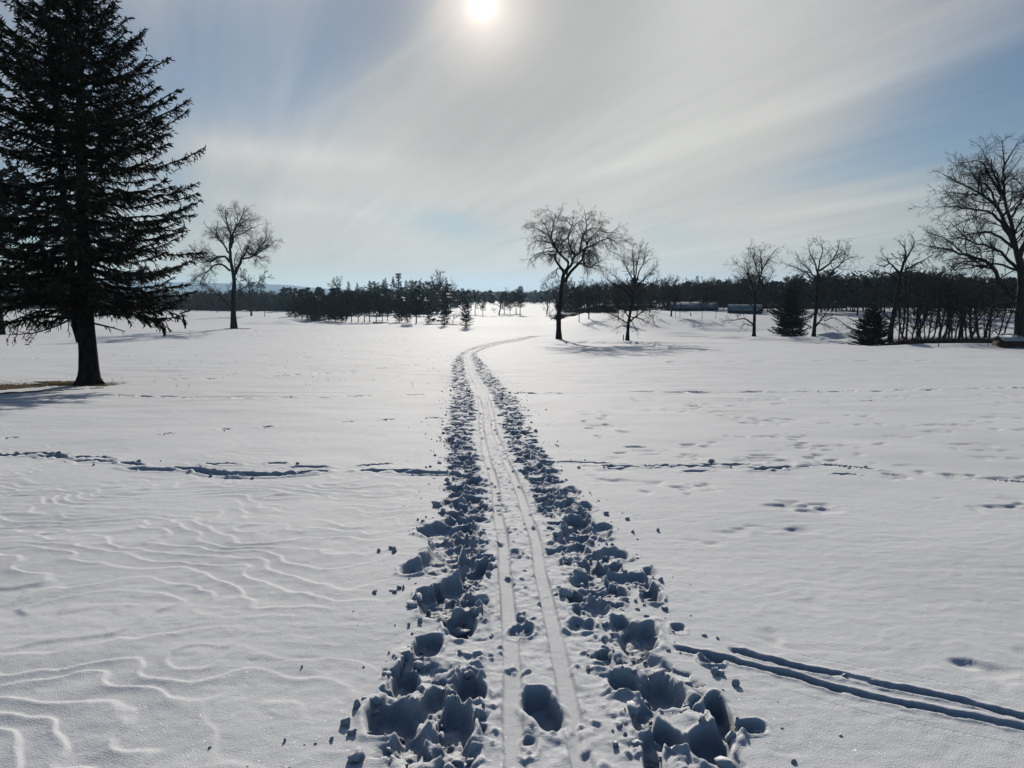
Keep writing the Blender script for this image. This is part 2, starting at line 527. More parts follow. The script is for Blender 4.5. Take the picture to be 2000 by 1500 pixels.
# ------------------------------------------------------------------ prints and grooves in the open snow
PRINTS, GROOVES = [], []


def prints_along(pts, step, ln, wd, dep, jit, skip=0.0, seed=1):
    r = random.Random(seed)
    P = np.array([hit(*p) for p in pts])[:, :2]
    L = np.concatenate([[0], np.cumsum(np.linalg.norm(np.diff(P, axis=0), axis=1))])
    s = r.random() * step; side = 1
    while s < L[-1]:
        x = np.interp(s, L, P[:, 0]); y = np.interp(s, L, P[:, 1])
        x2 = np.interp(s + 0.3, L, P[:, 0]); y2 = np.interp(s + 0.3, L, P[:, 1])
        a = math.atan2(y2 - y, x2 - x) if s + 0.3 < L[-1] else 0.0
        if r.random() >= skip:
            o = side * jit * (0.6 + 0.6 * r.random())
            PRINTS.append((x - math.sin(a) * o, y + math.cos(a) * o, ln * r.uniform(0.7, 1.35), wd * r.uniform(0.75, 1.2), a + r.uniform(-.25, .25), dep * r.uniform(.6, 1.2) * (1.0 if y < 9 else 1.6)))
        side = -side
        s += step * r.uniform(0.75, 1.3)


prints_along([(-60, 886), (100, 889), (200, 899), (260, 911), (330, 918), (430, 925), (500, 930), (560, 928), (700, 925), (835, 923)], 0.42, 0.30, 0.085, 0.085, 0.07, 0.05, 3)
prints_along([(-40, 905), (150, 903), (250, 904), (370, 906), (480, 906), (620, 914), (720, 912), (830, 900)], 0.62, 0.20, 0.07, 0.065, 0.07, 0.35, 4)
prints_along([(1095, 902), (1200, 909), (1300, 911), (1400, 908), (1500, 913), (1580, 911), (1650, 909), (1750, 918), (1880, 930), (2060, 948)], 0.48, 0.30, 0.065, 0.075, 0.06, 0.10, 5)
prints_along([(1100, 915), (1300, 918), (1450, 916), (1560, 919), (1700, 926), (1850, 920), (2050, 925)], 0.8, 0.22, 0.06, 0.05, 0.08, 0.35, 6)
prints_along([(-20, 856), (150, 852), (300, 850), (400, 842), (530, 834), (640, 826), (760, 820), (860, 815)], 0.85, 0.17, 0.07, 0.05, 0.05, 0.15, 7)
prints_along([(230, 773), (400, 778), (600, 777), (760, 772), (880, 770)], 0.9, 0.34, 0.10, 0.07, 0.08, 0.2, 8)
prints_along([(1010, 768), (1200, 766), (1400, 766), (1700, 764), (2030, 757)], 0.9, 0.42, 0.12, 0.08, 0.08, 0.25, 9)
prints_along([(1300, 795), (1500, 790), (1660, 785), (1750, 783)], 1.2, 0.25, 0.09, 0.05, 0.1, 0.3, 10)
prints_along([(320, 742), (520, 735), (700, 725), (800, 713), (880, 705)], 1.1, 0.4, 0.13, 0.07, 0.1, 0.1, 11)
prints_along([(1000, 708), (1300, 706), (1600, 706), (1900, 704)], 1.6, 0.5, 0.2, 0.07, 0.15, 0.3, 12)
prints_along([(460, 645), (600, 650), (760, 657), (900, 664)], 1.8, 0.7, 0.3, 0.12, 0.2, 0.1, 13)
prints_along([(380, 652), (520, 656), (700, 662), (860, 668)], 1.8, 0.7, 0.3, 0.10, 0.2, 0.2, 14)
prints_along([(1110, 665), (1180, 670), (1300, 671), (1420, 671)], 1.3, 0.6, 0.3, 0.16, 0.3, 0.1, 15)
prints_along([(1560, 668), (1680, 672), (1740, 678)], 1.3, 0.5, 0.25, 0.12, 0.2, 0.1, 16)
prints_along([(870, 655), (940, 662), (1000, 660), (1060, 657)], 1.3, 0.6, 0.3, 0.12, 0.3, 0.1, 17)
prints_along([(60, 700), (300, 690), (500, 700), (700, 695)], 2.5, 0.4, 0.15, 0.05, 0.3, 0.3, 18)
prints_along([(1150, 815), (1180, 840), (1240, 870)], 0.5, 0.18, 0.10, 0.025, 0.25, 0.2, 19)
for pts, wd, dep in (([(1318, 1262), (1380, 1278), (1450, 1296), (1540, 1318), (1640, 1348), (1760, 1374), (1860, 1392), (1975, 1416), (2080, 1440)], 0.024, 0.040),
                     ([(1425, 1266), (1470, 1280), (1540, 1299), (1640, 1321), (1760, 1344), (1860, 1363), (1975, 1394), (2080, 1420)], 0.025, 0.043)):
    P = np.array([hit(*p) for p in pts])[:, :2]
    s = np.linspace(0, 1, 120); q = np.linspace(0, 1, len(P))
    GROOVES.append((np.stack([np.interp(s, q, P[:, 0]), np.interp(s, q, P[:, 1])], 1), wd, dep))


_pc = (GROOVES[0][0] + 0)
_px_ = np.linspace(_pc[0, 0], min(_pc[-1, 0], GROOVES[1][0][-1, 0]), 200)
_py_ = (np.interp(_px_, GROOVES[0][0][:, 0], GROOVES[0][0][:, 1]) + np.interp(_px_, GROOVES[1][0][:, 0], GROOVES[1][0][:, 1])) / 2
SIDE_X0, SIDE_X1 = 1.12, float(_px_[-1]) - 0.03


def side_d(X, Y):
    return np.abs(Y - np.interp(X, _px_, _py_))


def D(X, Y):
    """relief of the open, wind-worked snow"""
    z = np.zeros_like(X)
    wx = X + 0.25 * fbm(X * 0.8, Y * 0.8, 5, 2); wy = Y + 0.25 * fbm(X * 0.8, Y * 0.8, 6, 2)
    z += 0.030 * fbm(wx / 1.9, wy / 1.6, 21, 3)
    near = 1 - ss(Y, 14, 40)
    # sastrugi: stepped drift edges, strongest on the left
    left = ss(-X - xc(Y) * 0, 0.45, 1.5)
    patch = ss(fbm(X / 1.1 + 3.3, Y / 0.9, 44, 2) + 0.30 * (1 - ss(Y, 2.6, 4.4)), -0.34, 0.10)
    ca, sa = math.cos(0.5), math.sin(0.5)
    rx, ry = wx * ca + wy * sa, -wx * sa + wy * ca
    f = Y * 3.5 + X * 0.9 + 3.3 * fbm(rx / 1.0, ry / 0.8, 31, 3, 0.5) + 0.5 * fbm(X / 0.22, Y / 0.22, 33, 2)
    fr = f - np.floor(f)
    saw = np.where(fr < 0.86, (fr / 0.86) ** 1.8, (1 - fr) / 0.14)
    z += (0.0105 * left + 0.0018) * (0.08 + 0.92 * patch) * near * (saw - 0.5) * (1 - 0.6 * ss(Y, 5, 12))
    # ripples of the crust, lying across the view
    rp = fbm(wx / 0.42 + wy * 0.4, wy / 0.085, 61, 3, 0.55)
    rm = ss(fbm(X / 2.3, Y / 3.1, 62, 2), -0.12, 0.32)
    z += 0.0075 * near * rm * rp * (1 - 0.55 * ss(X, -0.2, 1.0)) * ss(Y, 2.0, 5.0)
    # far: low drifts that read as thin dark lines
    z += 0.055 * ss(Y, 9, 26) * (1 - ss(Y, 150, 400)) * fbm(wx / 2.6, wy / 0.62, 71, 3) * ss(fbm(X / 9, Y / 9, 72, 2), -0.25, 0.35)
    # soft dimples on the right
    d = fbm(X / 0.22, Y / 0.20, 81, 2)
    z -= 0.026 * near * ss(X, 0.6, 1.3) * ss(fbm(X / 0.9, Y / 0.8, 82, 2), 0.05, 0.35) * ss(d, 0.02, 0.4)
    z += 0.0028 * near * fbm(X / 0.07, Y / 0.06, 83, 2) * (1 - ss(Y, 6, 12))
    shp = X.shape
    zf, Xf, Yf = z.ravel(), X.ravel(), Y.ravel()
    order = np.argsort(Yf, kind='stable'); Ys = Yf[order]
    for (x, y, ln, wd, a, dep) in PRINTS:
        R = ln + wd + 0.1
        lo, hi = np.searchsorted(Ys, [y - R, y + R])
        if hi <= lo: continue
        k = order[lo:hi]; k = k[np.abs(Xf[k] - x) < R]
        if len(k) == 0: continue
        dx, dy = Xf[k] - x, Yf[k] - y
        u = dx * math.cos(a) + dy * math.sin(a); v = -dx * math.sin(a) + dy * math.cos(a)
        wv = 0.35 * fbm(Xf[k] / 0.12, Yf[k] / 0.12, 101, 2)
        q = np.sqrt((u / ln) ** 2 + (v / wd) ** 2) + wv
        zf[k] += -dep * (1 - ss(q, 0.55, 1.0)) + dep * 0.22 * np.exp(-((q - 1.15) / 0.2) ** 2)
    for (P, wd, dep) in GROOVES:
        lo, hi = np.searchsorted(Ys, [P[:, 1].min() - 0.3, P[:, 1].max() + 0.3])
        k = order[lo:hi]; k = k[(Xf[k] > P[:, 0].min() - 0.15)]
        if len(k) == 0: continue
        xx, yy = Xf[k], Yf[k]
        yc = np.interp(xx, P[:, 0], P[:, 1])
        sl = np.interp(xx, P[:, 0], np.gradient(P[:, 1], P[:, 0]))
        v = (yy - yc) / np.sqrt(1 + sl * sl) + 0.026 * fbm(xx / 0.20, yy * 0 + wd * 900, 107, 3) + 0.020 * fbm(xx / 0.06, yy / 0.05, 105, 3)
        e = ss(xx, P[0, 0] - 0.02, P[0, 0] + 0.06)
        zf[k] += e * (-dep * (1 - ss(np.abs(v), wd * 0.45, wd * 1.35)) * np.clip(0.72 + 1.5 * fbm(xx / 0.26, yy / 0.10, 106, 3), 0.15, 1.3) + 0.006 * np.exp(-((np.abs(v) - wd * 1.6) / 0.015) ** 2))
    return zf.reshape(shp)


# holes trodden beside the track: (px, row, half width px, half height px, depth m)
_HOLES_PX = [(762, 1395, 50, 42, .13), (884, 1408, 36, 40, .12), (916, 1332, 30, 28, .11), (790, 1322, 24, 30, .11), (840, 1375, 22, 40, .08), (838, 1255, 26, 22, .09), (850, 1180, 34, 26, .10),
             (906, 1212, 22, 20, .08), (885, 1150, 32, 22, .09), (835, 1165, 22, 14, .07), (862, 1098, 40, 26, .10), (920, 1118, 22, 24, .10), (870, 1075, 38, 18, .09), (905, 1035, 30, 14, .07), (868, 1060, 26, 14, .08),
             (812, 1110, 30, 14, .07), (852, 1035, 36, 16, .09), (800, 1450, 34, 34, .09), (880, 1470, 40, 24, .06),
             (1065, 1382, 36, 48, .13), (1032, 1448, 18, 24, .05), (1020, 1226, 24, 14, .06), (1005, 1076, 13, 9, .05), (984, 1034, 10, 6, .03), (978, 988, 14, 8, .04), (1018, 1205, 10, 12, .04),
             (1222, 1330, 34, 20, .09), (1294, 1345, 46, 34, .12), (1262, 1400, 24, 28, .06), (1408, 1392, 22, 40, .13), (1466, 1417, 28, 13, .05), (1302, 1430, 26, 30, .09), (1385, 1452, 38, 36, .11), (1276, 1470, 20, 44, .09),
             (1250, 1245, 44, 34, .11), (1225, 1228, 30, 14, .07), (1138, 1216, 30, 14, .06), (1270, 1156, 24, 18, .09), (1244, 1130, 26, 16, .07), (1150, 1128, 34, 18, .08), (1205, 1130, 30, 12, .06),
             (1275, 1118, 18, 11, .05), (1178, 1085, 38, 12, .07), (1205, 1082, 22, 12, .06), (1118, 1048, 32, 20, .08), (1165, 1040, 26, 12, .07), (1130, 1020, 26, 10, .06), (1178, 1030, 20, 8, .05), (1322, 1226, 16, 10, .03),
             (1190, 1110, 20, 10, .05), (1140, 988, 20, 8, .06), (1100, 985, 24, 10, .07), (1115, 960, 20, 8, .05), (1390, 1290, 24, 10, .03)]
FOOT = []
for (px, row, hw, hh, dep) in _HOLES_PX:
    c = hit(px, row); a = hit(px + hw, row); b = hit(px, row - hh); b2 = hit(px, row + hh)
    FOOT.append((c[0], c[1], abs(a[0] - c[0]), (b[1] - b2[1]) / 2, random.Random(int(px)).uniform(-.3, .3), dep))
_r = random.Random(77)
y = 2.4
while y < TRAIL_END:
    step = 0.20 if y < 9 else 0.27
    hw = float(half_w(y))
    for sd in (-1, 1):
        for _ in range(3 if y > 4.6 else 2):
            w = sd * _r.uniform(0.27, hw * (0.80 if y < 10 else 0.86))
            if y < 3.7 or (y < 5.0 and _r.random() < 0.45): continue
            s = float(np.interp(y, _fy, _SL))
            FOOT.append((float(xc(y)) + w * math.sqrt(1 + s * s), y + _r.uniform(-.12, .12), _r.uniform(.03, .10), _r.uniform(.04, .15), _r.uniform(-.6, .6), _r.uniform(.06, .13)))
    y += step


def T(X, Y, base):
    """the trodden, skied trail cut into the open snow: returns height"""
    hw = half_w(Y)
    v = wob(Y, X)
    av = np.abs(v)
    wx = X + 0.05 * fbm(X / 0.16, Y / 0.16, 201, 2); wy = Y + 0.05 * fbm(X / 0.16, Y / 0.16, 202, 2)
    # zones
    edge = hw * (0.84 + 0.34 * fbm(Y / 0.5 + np.sign(v) * 9.1, Y * 0.0, 203, 3))
    inner = 0.225 + 0.05 * fbm(Y / 0.3 + np.sign(v) * 4.0, Y * 0, 204, 2)
    zone = ss(av, inner, inner + 0.06) * (1 - ss(av, edge - 0.06, edge + 0.02))
    # rubble: broken plates and lumps
    jx = wx + 0.022 * fbm(X / 0.04, Y / 0.04, 215, 2); jy = wy + 0.022 * fbm(X / 0.04, Y / 0.04, 216, 2)
    f1, f2, rid, ox, oy = worley(jx / 0.12, jy / 0.13, 210)
    tilt = hash2(np.floor(rid * 9999), np.floor(rid * 777), 3) - 0.5
    tilx = hash2(np.floor(rid * 5555), np.floor(rid * 333), 4) - 0.5
    plates = (rid - 0.62) * 0.050 + tilt * oy * 0.075 + tilx * ox * 0.06
    plates -= 0.016 * (1 - ss(f2 - f1, 0.01, 0.10))
    g1, g2, gid, _, _ = worley(jx / 0.055, jy / 0.05, 220)
    lp = ss(fbm(X / 0.22, Y / 0.22, 218, 2), -0.15, 0.2)
    lumps = lp * (0.014 * (1 - ss(g1, 0.2, 0.6)) * (gid > 0.5)) + (0.004 + 0.008 * lp) * fbm(jx / 0.05, jy / 0.05, 217, 3)
    calm = ss(fbm(X / 0.30, Y / 0.30, 205, 2), -0.18, 0.16)
    rub = np.clip(plates, -0.06, 0.03) * (0.05 + 1.05 * calm) + lumps - 0.010
    z = base * (1 - 0.75 * zone) + zone * rub
    # middle of the trail: settled bed, two flat grooves, crumbs
    bed = 1 - ss(av, inner - 0.01, inner + 0.05)
    z -= 0.012 * bed
    z += bed * (0.010 * fbm(wx / 0.07, wy / 0.07, 206, 3) + 0.012 * (1 - ss(g1, 0.1, 0.5)) * (gid > 0.88))
    sp = 0.118 + 0.024 * fbm(Y / 2.0, Y * 0, 207, 1)
    wav = 0.016 * fbm(Y / 0.9, Y * 0, 208, 3)
    for sd in (-1, 1):
        q = np.abs(v - sd * sp - wav)
        g = (1 - ss(q, 0.034, 0.050)) * (1 - 0.85 * ss(fbm(X / 0.10, Y / 0.16, 240 + sd, 2), 0.34, 0.46))
        flat = -0.034 + 0.0022 * fbm(v / 0.006, Y / 0.9, 209 + sd, 2) + 0.004 * fbm(Y / 0.4, v * 0, 212 + sd, 2)
        z = z * (1 - g) + (flat + 0.3 * base) * g
        z += 0.008 * np.exp(-((q - 0.056) / 0.010) ** 2) * (0.4 + 1.2 * fbm(X / 0.08, Y / 0.08, 214 + sd, 2))
    zf, Xf, Yf = z.ravel(), X.ravel(), Y.ravel()
    order = np.argsort(Yf, kind='stable'); Ys = Yf[order]
    for (x, y, rx, ry, a, dep) in FOOT:
        R = max(rx, ry) * 1.6 + 0.03
        lo, hi = np.searchsorted(Ys, [y - R, y + R])
        if hi <= lo: continue
        k = order[lo:hi]; k = k[np.abs(Xf[k] - x) < R]
        if len(k) == 0: continue
        dx, dy = Xf[k] - x, Yf[k] - y
        u = dx * math.cos(a) + dy * math.sin(a); w = -dx * math.sin(a) + dy * math.cos(a)
        q = ((np.abs(u) / rx) ** 2.6 + (np.abs(w) / ry) ** 2.6) ** (1 / 2.6)
        q = q + 0.50 * fbm(Xf[k] / 0.12, Yf[k] / 0.13, 230, 1) + 0.12 * fbm(Xf[k] / 0.05, Yf[k] / 0.05, 231, 1)
        floor_ = -dep * 0.86 + 0.030 * fbm(Xf[k] / 0.06, Yf[k] / 0.06, 232, 3) + 0.035 * ss(w / ry, -0.1, -1.0)
        m = 1 - ss(q, 0.66, 1.04)
        zf[k] = zf[k] * (1 - m) + np.minimum(floor_, zf[k]) * m
        zf[k] += 0.014 * np.exp(-((q - 1.14) / 0.15) ** 2) * (0.6 + 1.4 * fbm(Xf[k] / 0.07, Yf[k] / 0.07, 233, 2))
    # fade to the open snow at the very edge, and at the far end
    fade = 1 - ss(av, hw * 1.18, hw * 1.30)
    far = 1 - ss(Y, TRAIL_END - 6, TRAIL_END - 1)
    fade = fade * far
    return base * (1 - fade) + zf.reshape(X.shape) * fade


def STRIP(Y):
    return half_w(Y) * 1.42


def grid_quads(nr, nc, off=0):
    i = np.arange(nr - 1)[:, None] * nc + np.arange(nc - 1)[None, :]
    return np.stack([i, i + 1, i + nc + 1, i + nc], -1).reshape(-1, 4) + off


def build_snow():
    # open snow: rows get wider apart with distance
    ys = [0.6]
    while ys[-1] < 9000:
        yv = ys[-1]
        ys.append(yv + np.interp(yv, [0, 2, 5, 7, 10, 20, 40, 100, 300, 1000, 9000], [.013, .013, .018, .026, .045, .13, .42, 1.4, 8, 60, 1500]))
    ys = np.array([-400, -200, -100, -50, -25, -12, -6, -3, -1.5, -0.6, -.1, .2, .4, .5] + ys)
    us = np.concatenate([-np.geomspace(6, 0.80, 28)[:-1], np.linspace(-0.80, 0.80, 530), np.geomspace(0.80, 6, 28)[1:]])
    us[:27] = us[:27]
    wY = np.sqrt(ys ** 2 + 0.6 ** 2)
    wY = np.where(ys < 0, np.sqrt((ys * 1.0) ** 2 + 0.36), wY)
    lim = np.where(wY[:, None] * np.abs(us)[None] > 9000, 9000 / (wY[:, None] * np.abs(us)[None] + 1e-9), 1.0)
    X = us[None] * wY[:, None] * lim; Y = np.broadcast_to(ys[:, None], X.shape).copy()
    near = ys < 420
    Z = H(X, Y)
    Z[near] += D(X[near], Y[near])
    q = np.abs(wob(Y, X)) / STRIP(Y)
    sink = (1 - ss(q, 0.80, 0.90)) * (Y > 0.75) * (Y < TRAIL_END - 0.6)
    sink = np.maximum(sink, (1 - ss(side_d(X, Y), 0.19, 0.23)) * ss(X, SIDE_X0 + 0.08, SIDE_X0 + 0.12) * (1 - ss(X, SIDE_X1 - 0.10, SIDE_X1 - 0.06)))
    Z -= 0.32 * sink
    me = mesh_data('snow_field', np.stack([X, Y, Z], -1), grid_quads(*X.shape), None, M_SNOW, True)
    o = obj('snow_field', me)
    tag(o, kind='structure')
    # the trail strip, fine enough for its rubble
    g = Geo()
    cuts = [(0.75, 1.7, 0.02, 0.015), (1.7, 4.6, 0.0092, 0.0088), (4.6, 10, 0.016, 0.013), (10, 20, 0.026, 0.018), (20, 44, 0.05, 0.03), (44, TRAIL_END, 0.12, 0.05)]
    for (y0, y1, dy, dw) in cuts:
        yy = np.linspace(y0, y1, int((y1 - y0) / dy) + 2)
        n = int(2 * 1.42 * 0.95 / dw)
        tt = np.linspace(-1, 1, n)
        sl = np.sqrt(1 + np.interp(yy, _fy, _SL) ** 2)
        X = xc(yy)[:, None] + (STRIP(yy) * sl)[:, None] * tt[None]
        Y = np.broadcast_to(yy[:, None], X.shape).copy()
        Z = H(X, Y) + T(X, Y, D(X, Y))
        Z += 0.0006
        g.add(np.stack([X, Y, Z], -1), grid_quads(*X.shape))
    xx = np.arange(SIDE_X0, SIDE_X1, 0.0065); vv = np.arange(-0.27, 0.271, 0.0065)
    X = np.broadcast_to(xx[None], (len(vv), len(xx))).copy()
    Y = np.interp(xx, _px_, _py_)[None] + vv[:, None]
    Z = H(X, Y) + D(X, Y) + (0.0012 - 0.0027 * ss(np.abs(vv), 0.225, 0.27))[:, None]
    g.add(np.stack([X, Y, Z], -1), grid_quads(*X.shape))
    o = obj('ski_trail', g.mesh('ski_trail', M_SNOW, True))
    tag(o, kind='structure')


build_snow()

# ------------------------------------------------------------------ distant hills
def ridge(name, prof, Y0, depth, seed):
    px = np.array([p[0] for p in prof], float); rw = np.array([p[1] for p in prof], float)
    n, k = 260, 14
    x = np.linspace(px[0], px[-1], n); r = np.interp(x, px, rw)
    V = []
    for j in range(k):
        s = j / (k - 1)
        Yj = Y0 + depth * s
        X = (x - 1000) / FPX * Y0 * 1.0
        top = EYE + Y0 * (575 - r) / FPX
        prf = math.sin(min(1, s / 0.75) * math.pi / 2) ** 1.3 if s <= 0.75 else 1 - 0.5 * (s - .75) / .25
        z = -9 + (top + 9) * prf + (top + 12) * 0.05 * fbm(X / (Y0 * 0.02), X * 0 + s * 6, seed, 4) * prf
        V.append(np.stack([X, np.full(n, Yj) + 0.03 * Y0 * fbm(X / (Y0 * .05), X * 0 + 3, seed + 3, 2), z], -1))
    o = obj(name, mesh_data(name, np.stack(V), grid_quads(k, n), None, M_HILL, True))
    return tag(o, kind='structure')


ridge('hills', [(-2200, 552), (-900, 545), (-300, 541), (100, 545), (350, 550), (470, 552.5), (520, 557), (565, 562), (650, 565.5), (760, 566.5), (900, 567.5), (1000, 571), (1150, 573), (1400, 571), (1700, 568), (2200, 560), (3300, 556)], 5000, 1500, 301)
ridge('hill', [(1640, 576), (1740, 560), (1800, 545), (1845, 533), (1868, 524), (1905, 524), (1935, 534), (1990, 543), (2060, 552), (2250, 570), (2500, 578)], 900, 220, 305)

# ------------------------------------------------------------------ branching
def resample(P, k):
    P = np.asarray(P, float)
    if len(P) > 2:      # Catmull-Rom
        Q = np.concatenate([[2 * P[0] - P[1]], P, [2 * P[-1] - P[-2]]])
        out = []
        for i in range(1, len(Q) - 2):
            for t in np.linspace(0, 1, 8, endpoint=False):
                a, b, c, d = Q[i - 1], Q[i], Q[i + 1], Q[i + 2]
                out.append(0.5 * (2 * b + (c - a) * t + (2 * a - 5 * b + 4 * c - d) * t * t + (3 * b - a - 3 * c + d) * t ** 3))
        out.append(P[-1]); P = np.array(out)
    s = np.concatenate([[0], np.cumsum(np.linalg.norm(np.diff(P[:, :3], axis=0), axis=1))])
    t = np.linspace(0, s[-1], k)
    return np.stack([np.interp(t, s, P[:, i]) for i in range(P.shape[1])], 1)


def sprout(P, R, rng, dens, lo, ang, ratio, lmin, lmax, K, wander, trop, rmin, rk=0.6, taper=0.6, lk=0.03):
    """children of the branches P (N,K,3): dens per metre, from lo of their length on"""
    seg = np.linalg.norm(np.diff(P, axis=1), axis=2); Ls = seg.sum(1)
    cnt = np.maximum(1, (Ls * (1 - lo) * dens + rng.random(len(Ls))).astype(int))
    pid = np.repeat(np.arange(len(P)), cnt)
    M = len(pid)
    t = lo + (1 - lo) * rng.random(M) ** 0.85
    kk = P.shape[1] - 1
    f = t * kk; i = np.minimum(f.astype(int), kk - 1); f = f - i
    p0 = P[pid, i] * (1 - f)[:, None] + P[pid, i + 1] * f[:, None]
    r0 = R[pid, i] * (1 - f) + R[pid, i + 1] * f
    tg = P[pid, i + 1] - P[pid, i]; tg /= np.linalg.norm(tg, axis=1, keepdims=True) + 1e-9
    rv = rng.normal(size=(M, 3)); rv -= (rv * tg).sum(1, keepdims=True) * tg; rv /= np.linalg.norm(rv, axis=1, keepdims=True) + 1e-9
    a = np.radians(rng.uniform(ang[0], ang[1], M))[:, None]
    d = tg * np.cos(a) + rv * np.sin(a)
    L = np.clip(Ls[pid] * ratio * (1.15 - 0.6 * t) * rng.uniform(0.6, 1.25, M), lmin, lmax)
    Q = np.zeros((M, K, 3)); Q[:, 0] = p0
    tr = np.array(trop)[None]
    for k in range(1, K):
        d = d + rng.normal(size=(M, 3)) * wander + tr
        d /= np.linalg.norm(d, axis=1, keepdims=True) + 1e-9
        Q[:, k] = Q[:, k - 1] + d * (L / (K - 1))[:, None]
    rb = np.maximum(np.minimum(r0 * rk, L * lk + rmin), rmin)
    RR = rb[:, None] * (1 - taper * np.linspace(0, 1, K)[None])
    RR = np.maximum(RR, rmin * 0.6)
    return Q, RR


def hero_tree(name, label, cat, base, limbs, seed, Y=None, droop=0.0, up=0.0, rmin=0.0085, dens=(1.6, 2.4, 4.5), lens=((0.9, 3.2), (0.4, 1.5), (0.2, 0.7)), wander=0.22, trunk_mat=None, group=None, lo1=0.15, zl=None):
    rng = np.random.default_rng(seed)
    b = hit(*base) if Y is None else None
    if b is None:
        q = at(base[0], base[1], Y); b = np.array([q[0], Y, float(H(q[0], Y))])
    Y0 = b[1]
    sc = Y0 / FPX
    root = empty(name, b)
    tag(root, label, cat, group)
    done = []       # (px,row,dy) of what is built
    LP, LR = [], []
    for n, lb in enumerate(limbs):
        pts, r0, r1 = lb[0], lb[1], lb[2]
        pts = np.array(pts, float)
        if zl is not None:
            pts = pts / zl[0] + np.array(zl[1:3])[None]
            r0, r1 = r0 / zl[0] * (1 if n == 0 else 1.22), r1 / zl[0]
        pts = resample(pts, 14)
        if done and n > 0:
            A = np.concatenate(done)
            k = np.argmin(np.hypot(A[:, 0] - pts[0, 0], A[:, 1] - pts[0, 1]))
            dy0 = A[k, 2]
        else:
            dy0 = 0.0
        c = 0.0 if n == 0 else rng.choice([-1, 1]) * rng.uniform(0.15, 0.75)
        d = np.hypot(pts[:, 0] - pts[0, 0], pts[:, 1] - pts[0, 1]) * sc
        dy = dy0 + c * d * (0.7 + 0.3 * np.linspace(0, 1, 14))
        done.append(np.column_stack([pts, dy]))
        W = np.array([at(p[0], p[1], Y0 + e) for p, e in zip(pts, dy)])
        if n == 0: W[0, 2] = b[2] - 0.15
        else:
            W[1:-1] += rng.normal(size=(12, 3)) * 0.02 * d[-1] * np.array([1, 1, 1]) * 0.35
        R = np.interp(np.linspace(0, 1, 14), [0, 1], [r0, r1]) * sc
        if n == 0:
            t = np.linspace(0, 1, 14)
            R = R * (1 + 0.45 * np.exp(-t / 0.06)) * (1 + 0.04 * np.sin(t * 31 + seed))
        LP.append(W - b); LR.append(R)
    P, R = np.array(LP), np.array(LR)
    g = Geo()
    g.tubes(P[:1], R[:1], 14); g.tubes(P[1:], R[1:], 8)
    obj('trunk', g.mesh('trunk', trunk_mat or M_BARK, True), root)
    tr = (0, 0, up)
    src = P[1:]; srcR = R[1:]
    c1, q1 = sprout(src, srcR, rng, dens[0] * 1.15, lo1, (30, 65), 0.42, *lens[0], 7, wander, (0, 0, up * 0.8), rmin * 1.7, 0.45, 0.6, 0.015)
    c2, q2 = sprout(np.concatenate([c1]), q1, rng, dens[1] * 1.5, 0.12, (25, 60), 0.48, *lens[1], 5, wander * 1.1, (0, 0, up * 0.6 - droop * 0.5), rmin * 1.1)
    c2b, q2b = sprout(src, srcR, rng, dens[1] * 0.7, 0.3, (35, 70), 0.2, *lens[1], 5, wander * 1.1, (0, 0, up * 0.6 - droop * 0.5), rmin * 1.1)
    c2 = np.concatenate([c2, c2b]); q2 = np.concatenate([q2, q2b])
    c3, q3 = sprout(c2, q2, rng, dens[2] * 1.9, 0.1, (25, 60), 0.55, *lens[2], 2, wander, (0, 0, -droop), rmin * 0.8)
    g = Geo()
    g.tubes(c1, q1, 5); g.tubes(c2, q2, 3); g.tubes(c3, q3, 3)
    obj('crown', g.mesh('crown', M_TWIG, False), root)
    return root


# --- the broad bare trees of the middle distance, limb by limb (traced limbs, grown twigs)
Z2 = (5.0, 340, 380); Z4 = (4.545, 980, 390); Z5 = (4.545, 1280, 450); Z6 = (3.3325, 1600, 250)
hero_tree('bare_tree', 'tall bare tree with a thick straight trunk standing beside the big spruce', 'tree', (457, 642),
          [([(585, 1300), (578, 1150), (580, 1000), (588, 880), (580, 780), (552, 640), (550, 560)], 27, 13),
           ([(550, 600), (545, 500), (555, 400), (530, 300), (505, 230), (500, 150)], 11, 2.5), ([(555, 520), (580, 420), (572, 380), (640, 260), (670, 200), (690, 140)], 10, 2),
           ([(585, 790), (620, 710), (655, 640), (690, 560), (740, 585), (790, 575), (830, 520), (890, 440), (905, 380)], 14, 2), ([(675, 630), (780, 600), (850, 550), (900, 520), (970, 470)], 8, 1.5),
           ([(540, 660), (515, 620), (470, 608), (400, 620), (340, 655), (250, 595), (190, 540), (140, 490)], 10, 2), ([(550, 745), (480, 690), (400, 690), (320, 760), (255, 780), (170, 850)], 9, 1.5),
           ([(535, 570), (480, 480), (430, 400), (380, 370), (310, 310)], 8, 1.5), ([(480, 480), (420, 420), (418, 340), (428, 250)], 6, 1.5), ([(560, 430), (600, 395), (660, 380), (760, 330), (840, 290)], 6, 1.2),
           ([(545, 1110), (500, 1040), (430, 980), (330, 900), (270, 800), (230, 770)], 6, 1.2), ([(600, 760), (590, 660), (600, 600), (620, 540)], 6, 1.5), ([(330, 650), (260, 660), (180, 620), (110, 600)], 5, 1),
           ([(600, 960), (660, 920), (720, 880), (760, 800)], 5, 1), ([(520, 300), (470, 220), (440, 150), (430, 100)], 4, 1), ([(600, 340), (620, 230), (590, 130), (580, 95)], 4, 1), ([(660, 240), (720, 200), (760, 185)], 4, 1), ([(300, 780), (260, 860), (280, 930)], 4, 1)],
          11, dens=(2.0, 2.6, 4.5), zl=Z2)
